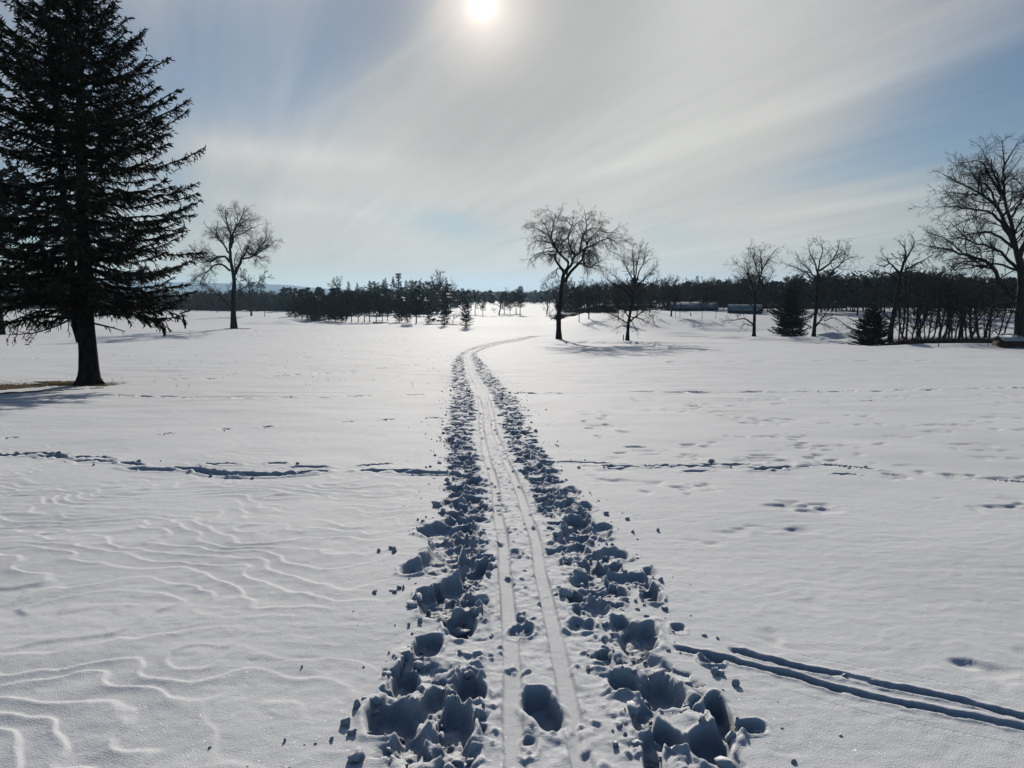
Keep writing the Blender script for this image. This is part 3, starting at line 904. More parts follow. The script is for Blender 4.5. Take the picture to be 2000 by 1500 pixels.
elm = hero_tree('elm_tree', 'vase shaped bare elm with drooping twigs beside the far end of the ski trail', 'tree', (1092, 662),
          [([(507, 1240), (505, 1120), (508, 1000), (520, 880), (530, 790), (545, 680), (560, 630)], 23, 15),
           ([(548, 680), (545, 620), (505, 575), (470, 525), (488, 455), (440, 385), (420, 300), (380, 220), (350, 170)], 11, 2), ([(560, 640), (588, 560), (530, 490), (480, 440), (440, 340), (465, 210), (480, 120)], 11, 2),
           ([(560, 730), (600, 660), (640, 600), (720, 540), (725, 470), (770, 415), (830, 390), (950, 340), (1030, 395)], 13, 2), ([(570, 660), (620, 560), (650, 500), (740, 425), (800, 330), (870, 270), (900, 200)], 11, 2),
           ([(650, 500), (612, 430), (592, 330), (620, 230), (640, 140)], 8, 1.5), ([(690, 460), (715, 340), (755, 240), (745, 170), (735, 90)], 8, 1.5), ([(722, 540), (735, 575), (775, 605), (850, 560), (930, 530)], 6, 1.5),
           ([(545, 650), (520, 610), (490, 620), (475, 680), (430, 695), (385, 715)], 6, 1.5), ([(470, 460), (400, 460), (300, 490), (235, 540)], 6, 1.5), ([(440, 330), (380, 295), (320, 260), (250, 235)], 5, 1.2), ([(430, 385), (340, 365), (280, 380), (235, 430)], 5, 1.2),
           ([(745, 450), (800, 470), (850, 520), (870, 590)], 5, 1), ([(870, 270), (930, 290), (1000, 290)], 5, 1), ([(470, 200), (420, 150), (380, 140)], 4, 1), ([(520, 400), (590, 330), (640, 240), (700, 180)], 5, 1.2), ([(755, 240), (800, 180), (830, 150)], 4, 1),
           ([(500, 1020), (540, 960), (590, 945)], 4, 1.5), ([(495, 960), (470, 860), (420, 800), (400, 760)], 5, 1.5), ([(620, 230), (570, 180), (540, 140)], 4, 1), ([(725, 490), (740, 560), (740, 600)], 4, 1)],
          12, droop=0.36, dens=(2.3, 3.1, 5.2), lens=((0.9, 2.6), (0.5, 1.5), (0.3, 0.9)), zl=Z4)
hero_tree('bare_tree', 'bare tree with a fan of thin upright twigs behind the short marker post', 'tree', (1225, 665),
          [([(1115, 1250), (1120, 1150), (1130, 1060), (1150, 950), (1165, 860), (1180, 760), (1185, 690)], 15, 7),
           ([(1180, 740), (1130, 650), (1090, 570), (1050, 500)], 6, 1.2), ([(1182, 720), (1170, 600), (1160, 480), (1165, 390)], 6, 1.2), ([(1184, 740), (1220, 640), (1255, 560), (1290, 440)], 6, 1.2), ([(1180, 790), (1250, 720), (1310, 660), (1390, 590)], 6, 1.2),
           ([(1170, 830), (1100, 760), (1020, 700), (940, 620)], 6, 1.2), ([(1160, 880), (1080, 790), (990, 740), (900, 680)], 6, 1.2), ([(1185, 690), (1200, 580), (1220, 470), (1240, 410)], 5, 1.2), ([(1160, 880), (1260, 800), (1340, 740), (1420, 700)], 6, 1.2),
           ([(1125, 1100), (1070, 1070), (1010, 1030), (920, 1000)], 6, 1.2), ([(1140, 1080), (1200, 1030), (1260, 990), (1330, 960)], 7, 1.2), ([(1118, 1130), (1060, 1120), (1010, 1150)], 4, 1), ([(1150, 950), (1060, 880), (980, 850)], 6, 1), ([(1155, 920), (1240, 880), (1320, 860)], 5, 1),
           ([(1135, 1050), (1060, 960), (960, 920)], 5, 1), ([(1140, 1060), (1170, 1110), (1200, 1160)], 4, 1), ([(1140, 1040), (1240, 1060), (1300, 1110)], 4, 1)],
          13, up=0.10, dens=(2.4, 3.0, 4.2), wander=0.13, zl=Z4)
hero_tree('bare_tree', 'bare tree with crooked ascending limbs and low side boughs beside the dark cedar', 'tree', (1472, 657),
          [([(875, 945), (878, 830), (882, 700), (885, 620), (882, 560)], 15, 9),
           ([(882, 570), (850, 450), (790, 345), (740, 310), (690, 265)], 7, 1.3), ([(882, 560), (925, 440), (900, 340), (870, 250), (835, 150)], 8, 1.3), ([(922, 440), (960, 330), (1010, 250), (1050, 190), (1095, 150)], 7, 1.3), ([(945, 370), (940, 270), (940, 200), (1000, 120)], 5, 1.2),
           ([(868, 835), (800, 785), (700, 795), (600, 800)], 6, 1.2), ([(890, 730), (960, 690), (1040, 640)], 6, 1.2), ([(865, 600), (790, 470), (710, 400)], 6, 1.2), ([(880, 620), (960, 530), (1030, 400), (1060, 350)], 6, 1.2), ([(868, 850), (790, 830), (760, 880)], 4, 1), ([(850, 450), (820, 350), (800, 250)], 4, 1), ([(880, 680), (800, 640), (690, 600)], 5, 1)],
          14, dens=(2.1, 2.6, 4.2), wander=0.28, zl=Z5)
hero_tree('bare_tree', 'wide crowned bare tree standing between the dark cedar and the snowy knoll', 'tree', (1588, 657),
          [([(1405, 945), (1412, 860), (1420, 760), (1430, 600), (1440, 450), (1442, 370)], 16, 9),
           ([(1432, 450), (1380, 370), (1300, 285), (1240, 180)], 7, 1.3), ([(1440, 380), (1410, 270), (1375, 210), (1355, 120)], 7, 1.3), ([(1442, 370), (1460, 260), (1485, 160), (1430, 85)], 7, 1.3), ([(1455, 360), (1560, 280), (1610, 190), (1640, 75)], 8, 1.3),
           ([(1540, 400), (1620, 320), (1720, 245), (1805, 230)], 7, 1.2), ([(1400, 430), (1330, 370), (1250, 335), (1145, 300)], 6, 1.2), ([(1388, 865), (1320, 820), (1240, 760)], 5, 1.2), ([(1425, 850), (1500, 750), (1560, 640)], 7, 1.3), ([(1435, 820), (1560, 855), (1640, 910)], 4, 1), ([(1435, 470), (1550, 400), (1580, 330)], 6, 1.2),
           ([(1580, 265), (1680, 200), (1700, 130)], 4, 1), ([(1430, 640), (1340, 560), (1260, 420)], 6, 1.2), ([(1430, 640), (1560, 540), (1640, 430)], 6, 1.2), ([(1500, 800), (1600, 780), (1720, 870)], 4, 1)],
          15, dens=(2.1, 2.6, 4.2), wander=0.28, zl=Z5)
hero_tree('bare_tree', 'leaning bare tree with contorted upper limbs at the edge of the thicket', 'tree', (1740, 669),
          [([(460, 1395), (470, 1290), (490, 1180), (510, 1050), (530, 950), (555, 860)], 16, 7),
           ([(530, 960), (500, 920), (460, 880), (430, 840), (400, 800)], 6, 1.2), ([(520, 1000), (440, 940), (390, 960), (325, 915)], 6, 1.2), ([(555, 870), (560, 790), (530, 750), (515, 725)], 6, 1.2), ([(550, 880), (600, 790), (620, 740), (600, 700)], 6, 1.2), ([(560, 920), (640, 880), (700, 850), (760, 800)], 5, 1.2),
           ([(500, 1150), (430, 1100), (380, 1080)], 5, 1), ([(500, 1150), (560, 1080), (620, 1050)], 5, 1), ([(530, 950), (590, 930), (650, 930)], 5, 1), ([(460, 880), (420, 900), (360, 880)], 4, 1), ([(475, 1260), (420, 1200), (400, 1150)], 4, 1)],
          16, dens=(2.2, 2.6, 4.2), wander=0.32, zl=Z6)
hero_tree('bare_tree', 'largest bare tree with long sweeping side limbs beside the snow roofed shed', 'tree', (1993, 676),
          [([(1312, 1420), (1308, 1330), (1308, 1250), (1312, 1150), (1320, 1020), (1310, 900), (1290, 800)], 36, 18),
           ([(1275, 1110), (1220, 1050), (1150, 960), (1090, 870), (1010, 840), (930, 810), (820, 785), (710, 770)], 14, 2.5), ([(1300, 870), (1270, 740), (1240, 600), (1200, 460), (1160, 330), (1120, 200)], 14, 2.5), ([(1270, 760), (1200, 600), (1130, 480), (1040, 430), (900, 350), (800, 300)], 12, 2),
           ([(1290, 920), (1210, 830), (1130, 780), (980, 740), (850, 700)], 9, 2), ([(1265, 780), (1190, 720), (1110, 680), (980, 690), (830, 745)], 8, 1.5), ([(1255, 720), (1180, 610), (1100, 545), (930, 520), (800, 510)], 9, 1.5), ([(1180, 430), (1110, 310), (1050, 220), (930, 225)], 7, 1.5), ([(1205, 470), (1200, 330), (1200, 200), (1190, 80)], 8, 1.5),
           ([(1300, 850), (1390, 600), (1420, 400), (1400, 120)], 14, 2), ([(1310, 930), (1450, 720), (1600, 560), (1700, 420)], 12, 2), ([(1312, 1000), (1480, 880), (1680, 780)], 11, 2), ([(1300, 930), (1200, 890), (1100, 890), (850, 930)], 7, 1.5),
           ([(1240, 600), (1330, 440), (1370, 300)], 7, 1.5), ([(1260, 700), (1340, 560), (1390, 520)], 6, 1.5), ([(1150, 500), (1100, 380), (1020, 330), (960, 200)], 6, 1.2), ([(1090, 870), (960, 870), (840, 900)], 5, 1.2), ([(1300, 1150), (1200, 1130), (1080, 1180), (1000, 1250)], 6, 1.2), ([(1300, 1200), (1190, 1190), (1110, 1280)], 5, 1.2),
           ([(1180, 400), (1090, 200), (1040, 110)], 5, 1.2), ([(1200, 250), (1260, 150), (1300, 80)], 5, 1.2), ([(1040, 430), (940, 430), (800, 410)], 5, 1.2), ([(930, 810), (820, 720), (700, 680)], 5, 1.2), ([(980, 740), (860, 620), (800, 600)], 4, 1)],
          17, dens=(1.9, 2.5, 4.2), wander=0.17, trunk_mat=M_BARKL, zl=Z6)


# ------------------------------------------------------------------ the big spruce
def ribbons(P, W, rng):
    """flat tapering needle sprays along P (N,K,3), half width W (N,K), one random plane each"""
    N, K, _ = P.shape
    t = P[:, -1] - P[:, 0]; t /= np.linalg.norm(t, axis=1, keepdims=True) + 1e-9
    rv = rng.normal(size=(N, 3)); u = np.cross(t, rv); u /= np.linalg.norm(u, axis=1, keepdims=True) + 1e-9
    V = np.stack([P - u[:, None] * W[..., None], P + u[:, None] * W[..., None]], 2)       # N,K,2,3
    b = (np.arange(N) * K * 2)[:, None]; k = (np.arange(K - 1) * 2)[None]
    Q = np.stack([b + k, b + k + 1, b + k + 3, b + k + 2], -1).reshape(-1, 4)
    return V.reshape(-1, 3), Q


def conifer_crown(rng, heights, env, axis, pitch, n_whorl, twig_d, needle, twiglets=4, gap=0.0, upturn=0.35, Lmin=0.15, sub_len=(0.08, 0.22), hang=0.3, az_bias=None):
    """branches on whorls: returns (wood Geo, needles Geo)"""
    Bp, Br = [], []
    K = 8
    s = np.linspace(0, 1, K)
    for h in heights:
        n = max(3, int(n_whorl + rng.integers(-1, 2)))
        a0 = rng.random() * 6.28
        for i in range(n):
            if rng.random() < gap: continue
            hh = h + rng.uniform(-.12, .12)
            az = a0 + i * 6.283 / n + rng.uniform(-.25, .25)
            L = max(Lmin, env(hh, az) * rng.uniform(0.74, 1.06))
            e = math.radians(pitch(hh) + rng.uniform(-7, 7))
            sag = rng.uniform(0.10, 0.28); upn = upturn * rng.uniform(0.5, 1.3)
            r = L * s
            z = L * (math.tan(e) * s - sag * s * (1 - 0.4 * s) * 1.0 + upn * s ** 3 * 0.6)
            side = rng.uniform(-.12, .12) * L * s ** 2
            ax = axis(hh)
            x = ax[0] + np.cos(az) * r - np.sin(az) * side; yv = ax[1] + np.sin(az) * r + np.cos(az) * side
            p = np.stack([x, yv, hh + z], 1)
            p[1:] += rng.normal(size=(K - 1, 3)) * 0.012 * L
            Bp.append(p); Br.append(np.interp(s, [0, 1], [0.010 + 0.011 * L, 0.004]))
    Bp, Br = np.array(Bp), np.array(Br)
    wood = Geo(); wood.tubes(Bp, Br, 4)
    L = np.linalg.norm(np.diff(Bp, axis=1), axis=2).sum(1)
    cnt = np.maximum(4, (L * twig_d).astype(int))
    pid = np.repeat(np.arange(len(Bp)), cnt); M = len(pid)
    t = 0.10 + 0.90 * rng.random(M) ** 0.8
    f = t * (K - 1); i = np.minimum(f.astype(int), K - 2); f = (f - i)[:, None]
    p0 = Bp[pid, i] * (1 - f) + Bp[pid, i + 1] * f
    tg = Bp[pid, i + 1] - Bp[pid, i]; tg /= np.linalg.norm(tg, axis=1, keepdims=True)
    lat = np.cross(tg, np.array([0, 0, 1.0])[None]); lat /= np.linalg.norm(lat, axis=1, keepdims=True) + 1e-9
    sg = rng.choice([-1, 1], M)[:, None]
    d = tg * rng.uniform(0.35, 0.95, M)[:, None] + lat * sg * rng.uniform(0.2, 0.9, M)[:, None] + np.array([0, 0, 1.0])[None] * rng.uniform(-1.0, 0.42, M)[:, None] * (hang * 2)
    d /= np.linalg.norm(d, axis=1, keepdims=True)
    LL = np.minimum(L[pid], 3.0)
    tl = (0.10 + 0.20 * LL * (1.08 - t)) * rng.uniform(0.55, 1.25, M)
    tl = np.minimum(tl, 0.75)
    P = np.zeros((M, 3, 3)); P[:, 0] = p0
    P[:, 1] = p0 + d * tl[:, None] * 0.5
    d2 = d + np.array([0, 0, -hang])[None] + rng.normal(size=(M, 3)) * 0.12; d2 /= np.linalg.norm(d2, axis=1, keepdims=True)
    P[:, 2] = P[:, 1] + d2 * tl[:, None] * 0.5
    ndl = Geo()
    w = np.full((M, 3), needle); w[:, 0] *= 0.7; w[:, 2] *= 0.25
    for _ in range(2): ndl.add(*ribbons(P, w, rng))
    if twiglets:
        q = np.repeat(np.arange(M), twiglets); Mq = len(q)
        tt = rng.random(Mq)[:, None]
        b0 = np.where(tt < 0.5, P[q, 0] * (1 - 2 * tt) + P[q, 1] * 2 * tt, P[q, 1] * (2 - 2 * tt) + P[q, 2] * (2 * tt - 1))
        dq = d[q] * 0.8 + rng.normal(size=(Mq, 3)) * 0.55 + np.array([0, 0, -hang * 0.6])[None]; dq /= np.linalg.norm(dq, axis=1, keepdims=True)
        ln = np.minimum(rng.uniform(*sub_len, Mq), tl[q] * 0.9)
        Pq = np.stack([b0, b0 + dq * ln[:, None] * 0.6, b0 + dq * ln[:, None]], 1)
        wq = np.full((Mq, 3), needle * 0.8); wq[:, 2] *= 0.2
        ndl.add(*ribbons(Pq, wq, rng))
    # the branch ends themselves carry needles
    wb = np.full((len(Bp), 4), needle * 1.2); wb[:, -1] *= 0.3
    for _ in range(2): ndl.add(*ribbons(Bp[:, 4:], wb, rng))
    return wood, ndl


def big_spruce():
    rng = np.random.default_rng(5)
    b = hit(174, 750); Y0 = b[1]; sc = Y0 / FPX
    root = empty('spruce_tree', b)
    tag(root, 'huge dark spruce with drooping lower boughs and a thick trunk on bare brown ground', 'tree')

    def hm(row): return float(at(174, row, Y0)[2] - b[2])

    def hx(px, row): return float(at(px, row, Y0)[0] - b[0])
    axr = np.array([750, 640, 385, 0, -170.0]); axx = np.array([hx(p_, r_) for p_, r_ in ((174, 750), (169, 640), (160, 385), (153, 0), (150, -170))])
    hs = np.array([hm(r) for r in axr])

    def axis(h): return (float(np.interp(h, hs, axx)), 0.0)
    er = np.array([650, 620, 600, 560, 500, 440, 400, 385, 345, 325, 300, 255, 200, 150, 100, 40, 0, -60, -120, -170.0])
    ewr = np.array([130, 165, 190, 212, 225, 236, 250, 246, 200, 222, 226, 200, 168, 146, 114, 72, 48, 30, 14, 3.0])
    ewl = np.array([150, 185, 205, 225, 240, 252, 262, 262, 240, 245, 238, 222, 204, 188, 164, 132, 104, 66, 34, 5.0])
    eh = np.array([hm(r) for r in er])

    def env(h, az):
        k = 0.5 + 0.5 * math.cos(az)
        return float(np.interp(h, eh, ewr) * 0.93 * k + np.interp(h, eh, ewl) * 0.97 * (1 - k)) * sc

    def pitch(h): return float(np.interp(h, [hm(640), hm(560), hm(400), hm(200), hm(0), hm(-150)], [-10, -4, 4, 16, 30, 48]))
    h0, h1 = hm(596), hm(-165)
    heights = []
    h = h0
    while h < h1:
        heights.append(h); h += rng.uniform(0.12, 0.22)
    wood, ndl = conifer_crown(rng, heights, env, axis, pitch, 5.6, 19, 0.0205, 3, gap=0.05, hang=0.34)
    c = obj('crown', ndl.mesh('crown', M_NEEDLE), root)
    obj('branch', wood.mesh('branch', M_BARK), c)
    # trunk and its second leader
    t = np.linspace(0, 1, 30); z = t * hm(-165)
    P = np.stack([np.interp(z, hs, axx), 0 * z, z], 1); P[:, 0] += 0.02 * np.sin(z * 2.1); P[0, 2] = -0.2
    R = np.interp(z, [0, hm(742), hm(725), hm(690), hm(640), hm(400), hm(0), hm(-165)], [24, 21, 18.5, 16.5, 15, 11, 5, 1]) * sc
    g = Geo(); g.tubes(P[None], R[None], 20)
    for a in range(6):
        an = a * 1.05 + 0.3
        q = np.array([[math.cos(an) * 0.22, math.sin(an) * 0.22, 0.30], [math.cos(an) * 0.36, math.sin(an) * 0.36, 0.05], [math.cos(an) * 0.56, math.sin(an) * 0.56, -0.12]])
        g.tubes(q[None], np.array([[0.12, 0.09, 0.04]]), 8)
    obj('trunk', g.mesh('trunk', M_BARK, True), root)
    q = [(-15, 668), (-22, 645), (-26, 620), (-26, 560), (-36, 480), (-46, 380), (-56, 260), (-68, 120), (-76, 0)]
    P = resample(np.array([[hx(174 + a, r), -0.06 - 0.10 * i / 8, hm(r)] for i, (a, r) in enumerate(q)]), 20)
    g = Geo(); g.tubes(P[None], np.interp(np.linspace(0, 1, 20), [0, .15, 1], [7, 6.5, 4])[None] * sc, 12)
    obj('second_stem', g.mesh('second_stem', M_BARK, True), root)
    # bare lower limbs
    limbs = [([(20, 615), (60, 612), (110, 618), (150, 640)], 4.0), ([(-22, 622), (-80, 618), (-140, 632), (-185, 646)], 3.6), ([(-20, 612), (-70, 606), (-120, 620), (-165, 640)], 3.0), ([(12, 632), (45, 640), (70, 648)], 2.2),
             ([(14, 606), (60, 600), (120, 604), (165, 622)], 3.0), ([(-18, 600), (-90, 594), (-150, 604), (-200, 618)], 3.0), ([(-22, 610), (-50, 630), (-110, 650), (-170, 655)], 2.0)]
    for n, (pp, r) in enumerate(limbs):
        sg = rng.choice([-1, 1]) * rng.uniform(0.05, 0.35)
        P = resample(np.array([[hx(172 + a, w), sg * abs(a) * sc, hm(w)] for a, w in pp]), 10)[None]
        R = np.linspace(r, 0.8, 10)[None] * sc
        g = Geo(); g.tubes(P, R, 6)
        c1, q1 = sprout(P, R, rng, 16 if n in (0, 4) else 7, 0.15, (30, 70), 0.25, 0.2, 0.9, 5, 0.18, (0, 0, -0.12), 0.005)
        c2, q2 = sprout(c1, q1, rng, 9, 0.1, (25, 60), 0.4, 0.08, 0.35, 3, 0.18, (0, 0, -0.1), 0.004)
        g.tubes(c1, q1, 4); g.tubes(c2, q2, 3)
        br = obj('branch', g.mesh('branch', M_TWIG), root)
        nd = Geo()
        m = rng.random(len(c2)) < (1.0 if n in (0, 4) else 0.6)
        if m.any():
            for _ in range(2): nd.add(*ribbons(c2[m], np.full((m.sum(), 3), 0.016) * np.array([.8, 1, .3])[None], rng))
            if n in (0, 4):
                for _ in range(2): nd.add(*ribbons(c1[:, 1:], np.full((len(c1), 4), 0.028), rng))
            obj('needles', nd.mesh('needles', M_NEEDLE), br)
    return b


SPRUCE = big_spruce()


# ------------------------------------------------------------------ tree prototypes for the groves and the woods
def bare_proto(seed, h=10.0, kind='round', twig=0.020, dens=(1.7, 2.2, 3.4)):
    """(trunk mesh, crown mesh) of a leafless tree h metres tall"""
    rng = np.random.default_rng(seed)
    th = {'round': 0.34, 'slender': 0.62, 'low': 0.18, 'fan': 0.28, 'thick': 0.20}[kind] * h
    lean = rng.normal(size=2) * (0.06 if kind == 'slender' else 0.03) * h
    T_ = np.array([[0, 0, -0.3], [0, 0, th * .3], [lean[0] * .2 + (rng.normal() * .02 * h), lean[1] * .4, th * .6], [lean[0], lean[1], th], [lean[0] * 1.6, lean[1] * 1.6, h * {'round': .75, 'slender': .97, 'low': .55, 'fan': .8, 'thick': .9}[kind]]])
    P0 = resample(T_, 12)[None]
    tr = h * {'round': 0.020, 'slender': 0.011, 'low': 0.016, 'fan': 0.018, 'thick': 0.015}[kind]
    R0 = (np.interp(np.linspace(0, 1, 12), [0, 0.04, 0.6, 1], [1.5, 1.05, 0.75, 0.25]) * tr)[None]
    nb = {'round': 11, 'slender': 13, 'low': 12, 'fan': 13, 'thick': 20}[kind]
    LP, LR = [], []
    for i in range(nb):
        z0 = th * 0.62 + (P0[0, -1, 2] * 0.96 - th * 0.62) * (i + rng.random()) / nb
        k = np.argmin(np.abs(P0[0, :, 2] - z0)); p = P0[0, k].copy()
        az = i * 2.4 + rng.uniform(-.5, .5)
        e = math.radians({'round': rng.uniform(25, 62), 'slender': rng.uniform(35, 70), 'low': rng.uniform(5, 60), 'fan': rng.uniform(42, 68), 'thick': rng.uniform(15, 75)}[kind])
        rem = (h - p[2])
        L = {'round': 0.50, 'slender': 0.22, 'low': 0.5, 'fan': 0.5, 'thick': 0.30}[kind] * h * rng.uniform(0.7, 1.05)
        if kind != 'low': L = min(L, max(0.22 * h, rem / max(0.35, math.sin(e)) * 0.95))
        d = np.array([math.cos(az) * math.cos(e), math.sin(az) * math.cos(e), math.sin(e)])
        q = [p]
        for _ in range(6):
            d = d + rng.normal(size=3) * 0.17 + np.array([0, 0, 0.06 if kind != 'low' else 0.0]); d /= np.linalg.norm(d)
            q.append(q[-1] + d * L / 6)
        LP.append(q); LR.append(np.linspace(R0[0, k] * 0.62, 0.012 * h / 10, 7))
    LP, LR = np.array(LP), np.array(LR)
    g = Geo(); g.tubes(P0, R0, 8); g.tubes(LP, LR, 5)
    me_t = g.mesh('trunk', M_BARK, True)
    k = h / 10
    c1, q1 = sprout(LP, LR, rng, dens[0] / k, 0.15, (28, 62), 0.45, 0.7 * k, 2.4 * k, 5, 0.2, (0, 0, 0.04), twig)
    c2, q2 = sprout(np.concatenate([c1]), q1, rng, dens[1] / k, 0.1, (25, 60), 0.5, 0.35 * k, 1.2 * k, 3, 0.2, (0, 0, 0.03), twig * 0.8)
    c3, q3 = sprout(c2, q2, rng, dens[2] / k, 0.1, (25, 60), 0.5, 0.2 * k, 0.6 * k, 2, 0.1, (0, 0, 0), twig * 0.6)
    g = Geo(); g.tubes(c1, q1, 3); g.tubes(c2, q2, 3); g.tubes(c3, q3, 3)
    return me_t, g.mesh('crown', M_TWIG)


def conifer_proto(seed, h=10.0, kind='spruce', dn=1.0):
    rng = np.random.default_rng(seed)
    clear = {'spruce': 0.05, 'pine': 0.20, 'young_pine': 0.04, 'cedar': 0.02, 'old_pine': 0.30}[kind] * h
    wmax = {'spruce': 0.20, 'pine': 0.25, 'young_pine': 0.33, 'cedar': 0.36, 'old_pine': 0.22}[kind] * h
    ph = rng.random(6) * 6.28

    def env(z, az):
        t = (z - clear) / (h - clear)
        t = min(max(t, 0), 1)
        if kind == 'spruce': e = (1 - t) ** 0.8 * min(1, 0.45 + t * 6) + 0.015
        elif kind == 'cedar': e = (1 - t ** 1.25) * min(1, 0.80 + t * 2)
        elif kind == 'young_pine': e = (1 - t) ** 0.75 * min(1, 0.5 + t * 3)
        else: e = math.sin(math.pi * min(1, 0.16 + 0.84 * t) ** 0.9) ** 0.65 * (1 if t < 0.9 else 0.7)
        lump = 1 + 0.30 * math.sin(az * 2 + ph[0] + z * 1.3) + 0.18 * math.sin(az * 3 + ph[1] - z * 2.3)
        return wmax * e * lump

    def pitch(z): return {'spruce': -5 + 40 * z / h, 'pine': 8 + 30 * z / h, 'young_pine': 5 + 35 * z / h, 'cedar': 4 + 45 * z / h, 'old_pine': 15 + 20 * z / h}[kind]
    heights = []; z = clear
    dz = {'spruce': 0.30, 'pine': 0.42, 'young_pine': 0.34, 'cedar': 0.26, 'old_pine': 0.42}[kind] * h / 10 / dn
    while z < h * 0.985:
        heights.append(z); z += dz * rng.uniform(0.7, 1.3)
    wood, ndl = conifer_crown(rng, heights, env, lambda z: (0.0, 0.0), pitch, 5, 6.5 * dn, 0.085 * h / 10 / dn ** 0.5, 1 if dn < 1.5 else 2, gap=0.10 if kind != 'cedar' else 0.02,
                              upturn=0.3, sub_len=(0.15 * h / 10, 0.5 * h / 10), hang=0.22)
    tt = np.linspace(0, 1, 10)
    P = np.stack([0.02 * h * 0.3 * np.sin(tt * 5 + ph[2]), 0 * tt, -0.3 + tt * (h * 0.98 + 0.3)], 1)[None]
    g = wood; g.tubes(P, (np.interp(tt, [0, .05, 1], [0.021, 0.016, 0.002]) * h)[None], 7)
    return g.mesh('trunk', M_BARK, True), ndl.mesh('crown', M_CEDAR if kind == 'cedar' else M_PINE)


PROTO = {}
for i, k in enumerate(['round', 'round', 'round', 'fan']): PROTO[f'bare{i}'] = bare_proto(100 + i, 10, k, 0.058, (2.2, 2.8, 3.8))
for i in range(4): PROTO[f'slender{i}'] = bare_proto(120 + i, 10, 'slender', 0.050, (2.4, 2.8, 3.4))
for i in range(4): PROTO[f'thick{i}'] = bare_proto(160 + i, 10, 'thick', 0.030, (2.1, 2.4, 3.0))
for i in range(2): PROTO[f'low{i}'] = bare_proto(140 + i, 10, 'low', 0.030)
for i in range(3): PROTO[f'spruce{i}'] = conifer_proto(200 + i, 10, 'spruce')
for i in range(4): PROTO[f'pine{i}'] = conifer_proto(210 + i, 10, 'pine')
for i in range(3): PROTO[f'ypine{i}'] = conifer_proto(220 + i, 10, 'young_pine')
for i in range(2): PROTO[f'opine{i}'] = conifer_proto(230 + i, 10, 'old_pine')
PROTO['cedar0'] = conifer_proto(240, 10, 'cedar', 1.55)
PROTO['cedar1'] = conifer_proto(241, 10, 'cedar', 1.55)


def plant(name, proto, pos, height, label, cat='tree', group=None, rz=None, wide=1.0):
    me_t, me_c = PROTO[proto]
    root = empty(name, pos, random.Random(int(pos[0] * 977 + pos[1] * 31)).uniform(0, 6.28) if rz is None else rz)
    root.scale = (height / 10 * wide, height / 10 * wide, height / 10)
    tag(root, label, cat, group)
    obj('trunk', me_t, root); obj('crown', me_c, root)
    return root


def plant_px(name, proto, px, base, top, label, Y=None, group=None, wide=1.0, cat='tree'):
    if Y is None: p = hit(px, base, 300)
    else:
        q = at(px, base, Y); p = np.array([q[0], Y, float(H(q[0], Y))])
    h = (at(px, top, p[1])[2] - p[2]) * (1.12 if proto[:2] == 'sp' else 1.05 if proto[:2] in ('pi', 'yp', 'op') else 1.0)
    return plant(name, proto, p, max(h, 0.5), label, cat, group, wide=wide)


_ONES = ['first', 'second', 'third', 'fourth', 'fifth', 'sixth', 'seventh', 'eighth', 'ninth', 'tenth', 'eleventh', 'twelfth', 'thirteenth', 'fourteenth', 'fifteenth', 'sixteenth', 'seventeenth', 'eighteenth', 'nineteenth', 'twentieth']
ORD = _ONES + [f'{t}-{o}' if o else tt for t, tt in (('twenty', 'twentieth'), ('thirty', 'thirtieth'), ('forty', 'fortieth'), ('fifty', 'fiftieth')) for o in [''] + _ONES[:9]][1:]

# the dark grove behind the snowy mounds: front row of pines
front = [(566, 619, 587), (577, 620, 580), (590, 620, 578), (601, 621, 576), (612, 621, 584), (622, 622, 580), (632, 623, 578), (643, 624, 578), (655, 627, 574), (668, 628, 572), (676, 629, 571), (687, 629, 576), (700, 629, 580), (712, 629, 574), (722, 629, 572), (735, 629, 572), (747, 627, 580), (757, 627, 584), (780, 629, 574), (796, 630, 590), (813, 631, 558), (838, 632, 596)]
for i, (px, b, t) in enumerate(front):
    kind = 'ypine' if i < 10 or i in (18, 19, 21) else 'pine'
    plant_px('pine_tree', f'{kind}{i % 3}', px, b, t, f'{ORD[i]} pine from the left in the front row of the dark grove behind the mounds', group='pines in the front row of the grove')
back = [(682, 555, 'spruce'), (699, 557, 'spruce'), (711, 562, 'pine'), (723, 554, 'spruce'), (732, 552, 'pine'), (742, 560, 'pine'), (750, 552, 'spruce'), (754, 549, 'spruce'), (769, 547, 'spruce'), (780, 545, 'spruce'), (794, 553, 'spruce'), (807, 550, 'pine'), (821, 553, 'spruce'), (835, 552, 'pine'), (846, 556, 'pine'), (858, 556, 'pine'), (872, 548, 'spruce'), (880, 558, 'pine'), (690, 570, 'pine'), (760, 572, 'pine'), (815, 572, 'pine'), (850, 574, 'pine')]
back.sort()
n = {'spruce': 0, 'pine': 0}
for i, (px, t, k) in enumerate(back):
    plant_px(f'{k}_tree', f'{k}{i % 3}', px, 606, t, f'{ORD[n[k]]} tall {"pointed spruce" if k == "spruce" else "rounded pine"} from the left in the back of the dark grove', group=f'tall {k}s in the back of the grove', wide=1.25 if k == 'pine' else 1.15)
    n[k] += 1
plant_px('bare_tree', 'bare0', 664, 609, 545, 'broad bare crown at the left end of the tall spruces of the grove', wide=0.95)
plant_px('bare_tree', 'bare3', 856, 609, 536, 'tallest bare crown rising above the pines at the right end of the grove')
plant_px('bare_tree', 'bare1', 832, 609, 548, 'smaller bare crown left of the tallest bare crown in the grove')
plant_px('bare_tree', 'slender1', 806, 609, 549, 'slender bare tree between the spruces in the middle of the grove')
plant_px('spruce_tree', 'spruce1', 868, 637, 592, 'small dense dark spruce standing in front of the right end of the grove', wide=1.35)
plant_px('bare_tree', 'low0', 884, 630, 596, 'low bare spreading bush tree beside the small dense spruce', cat='tree')
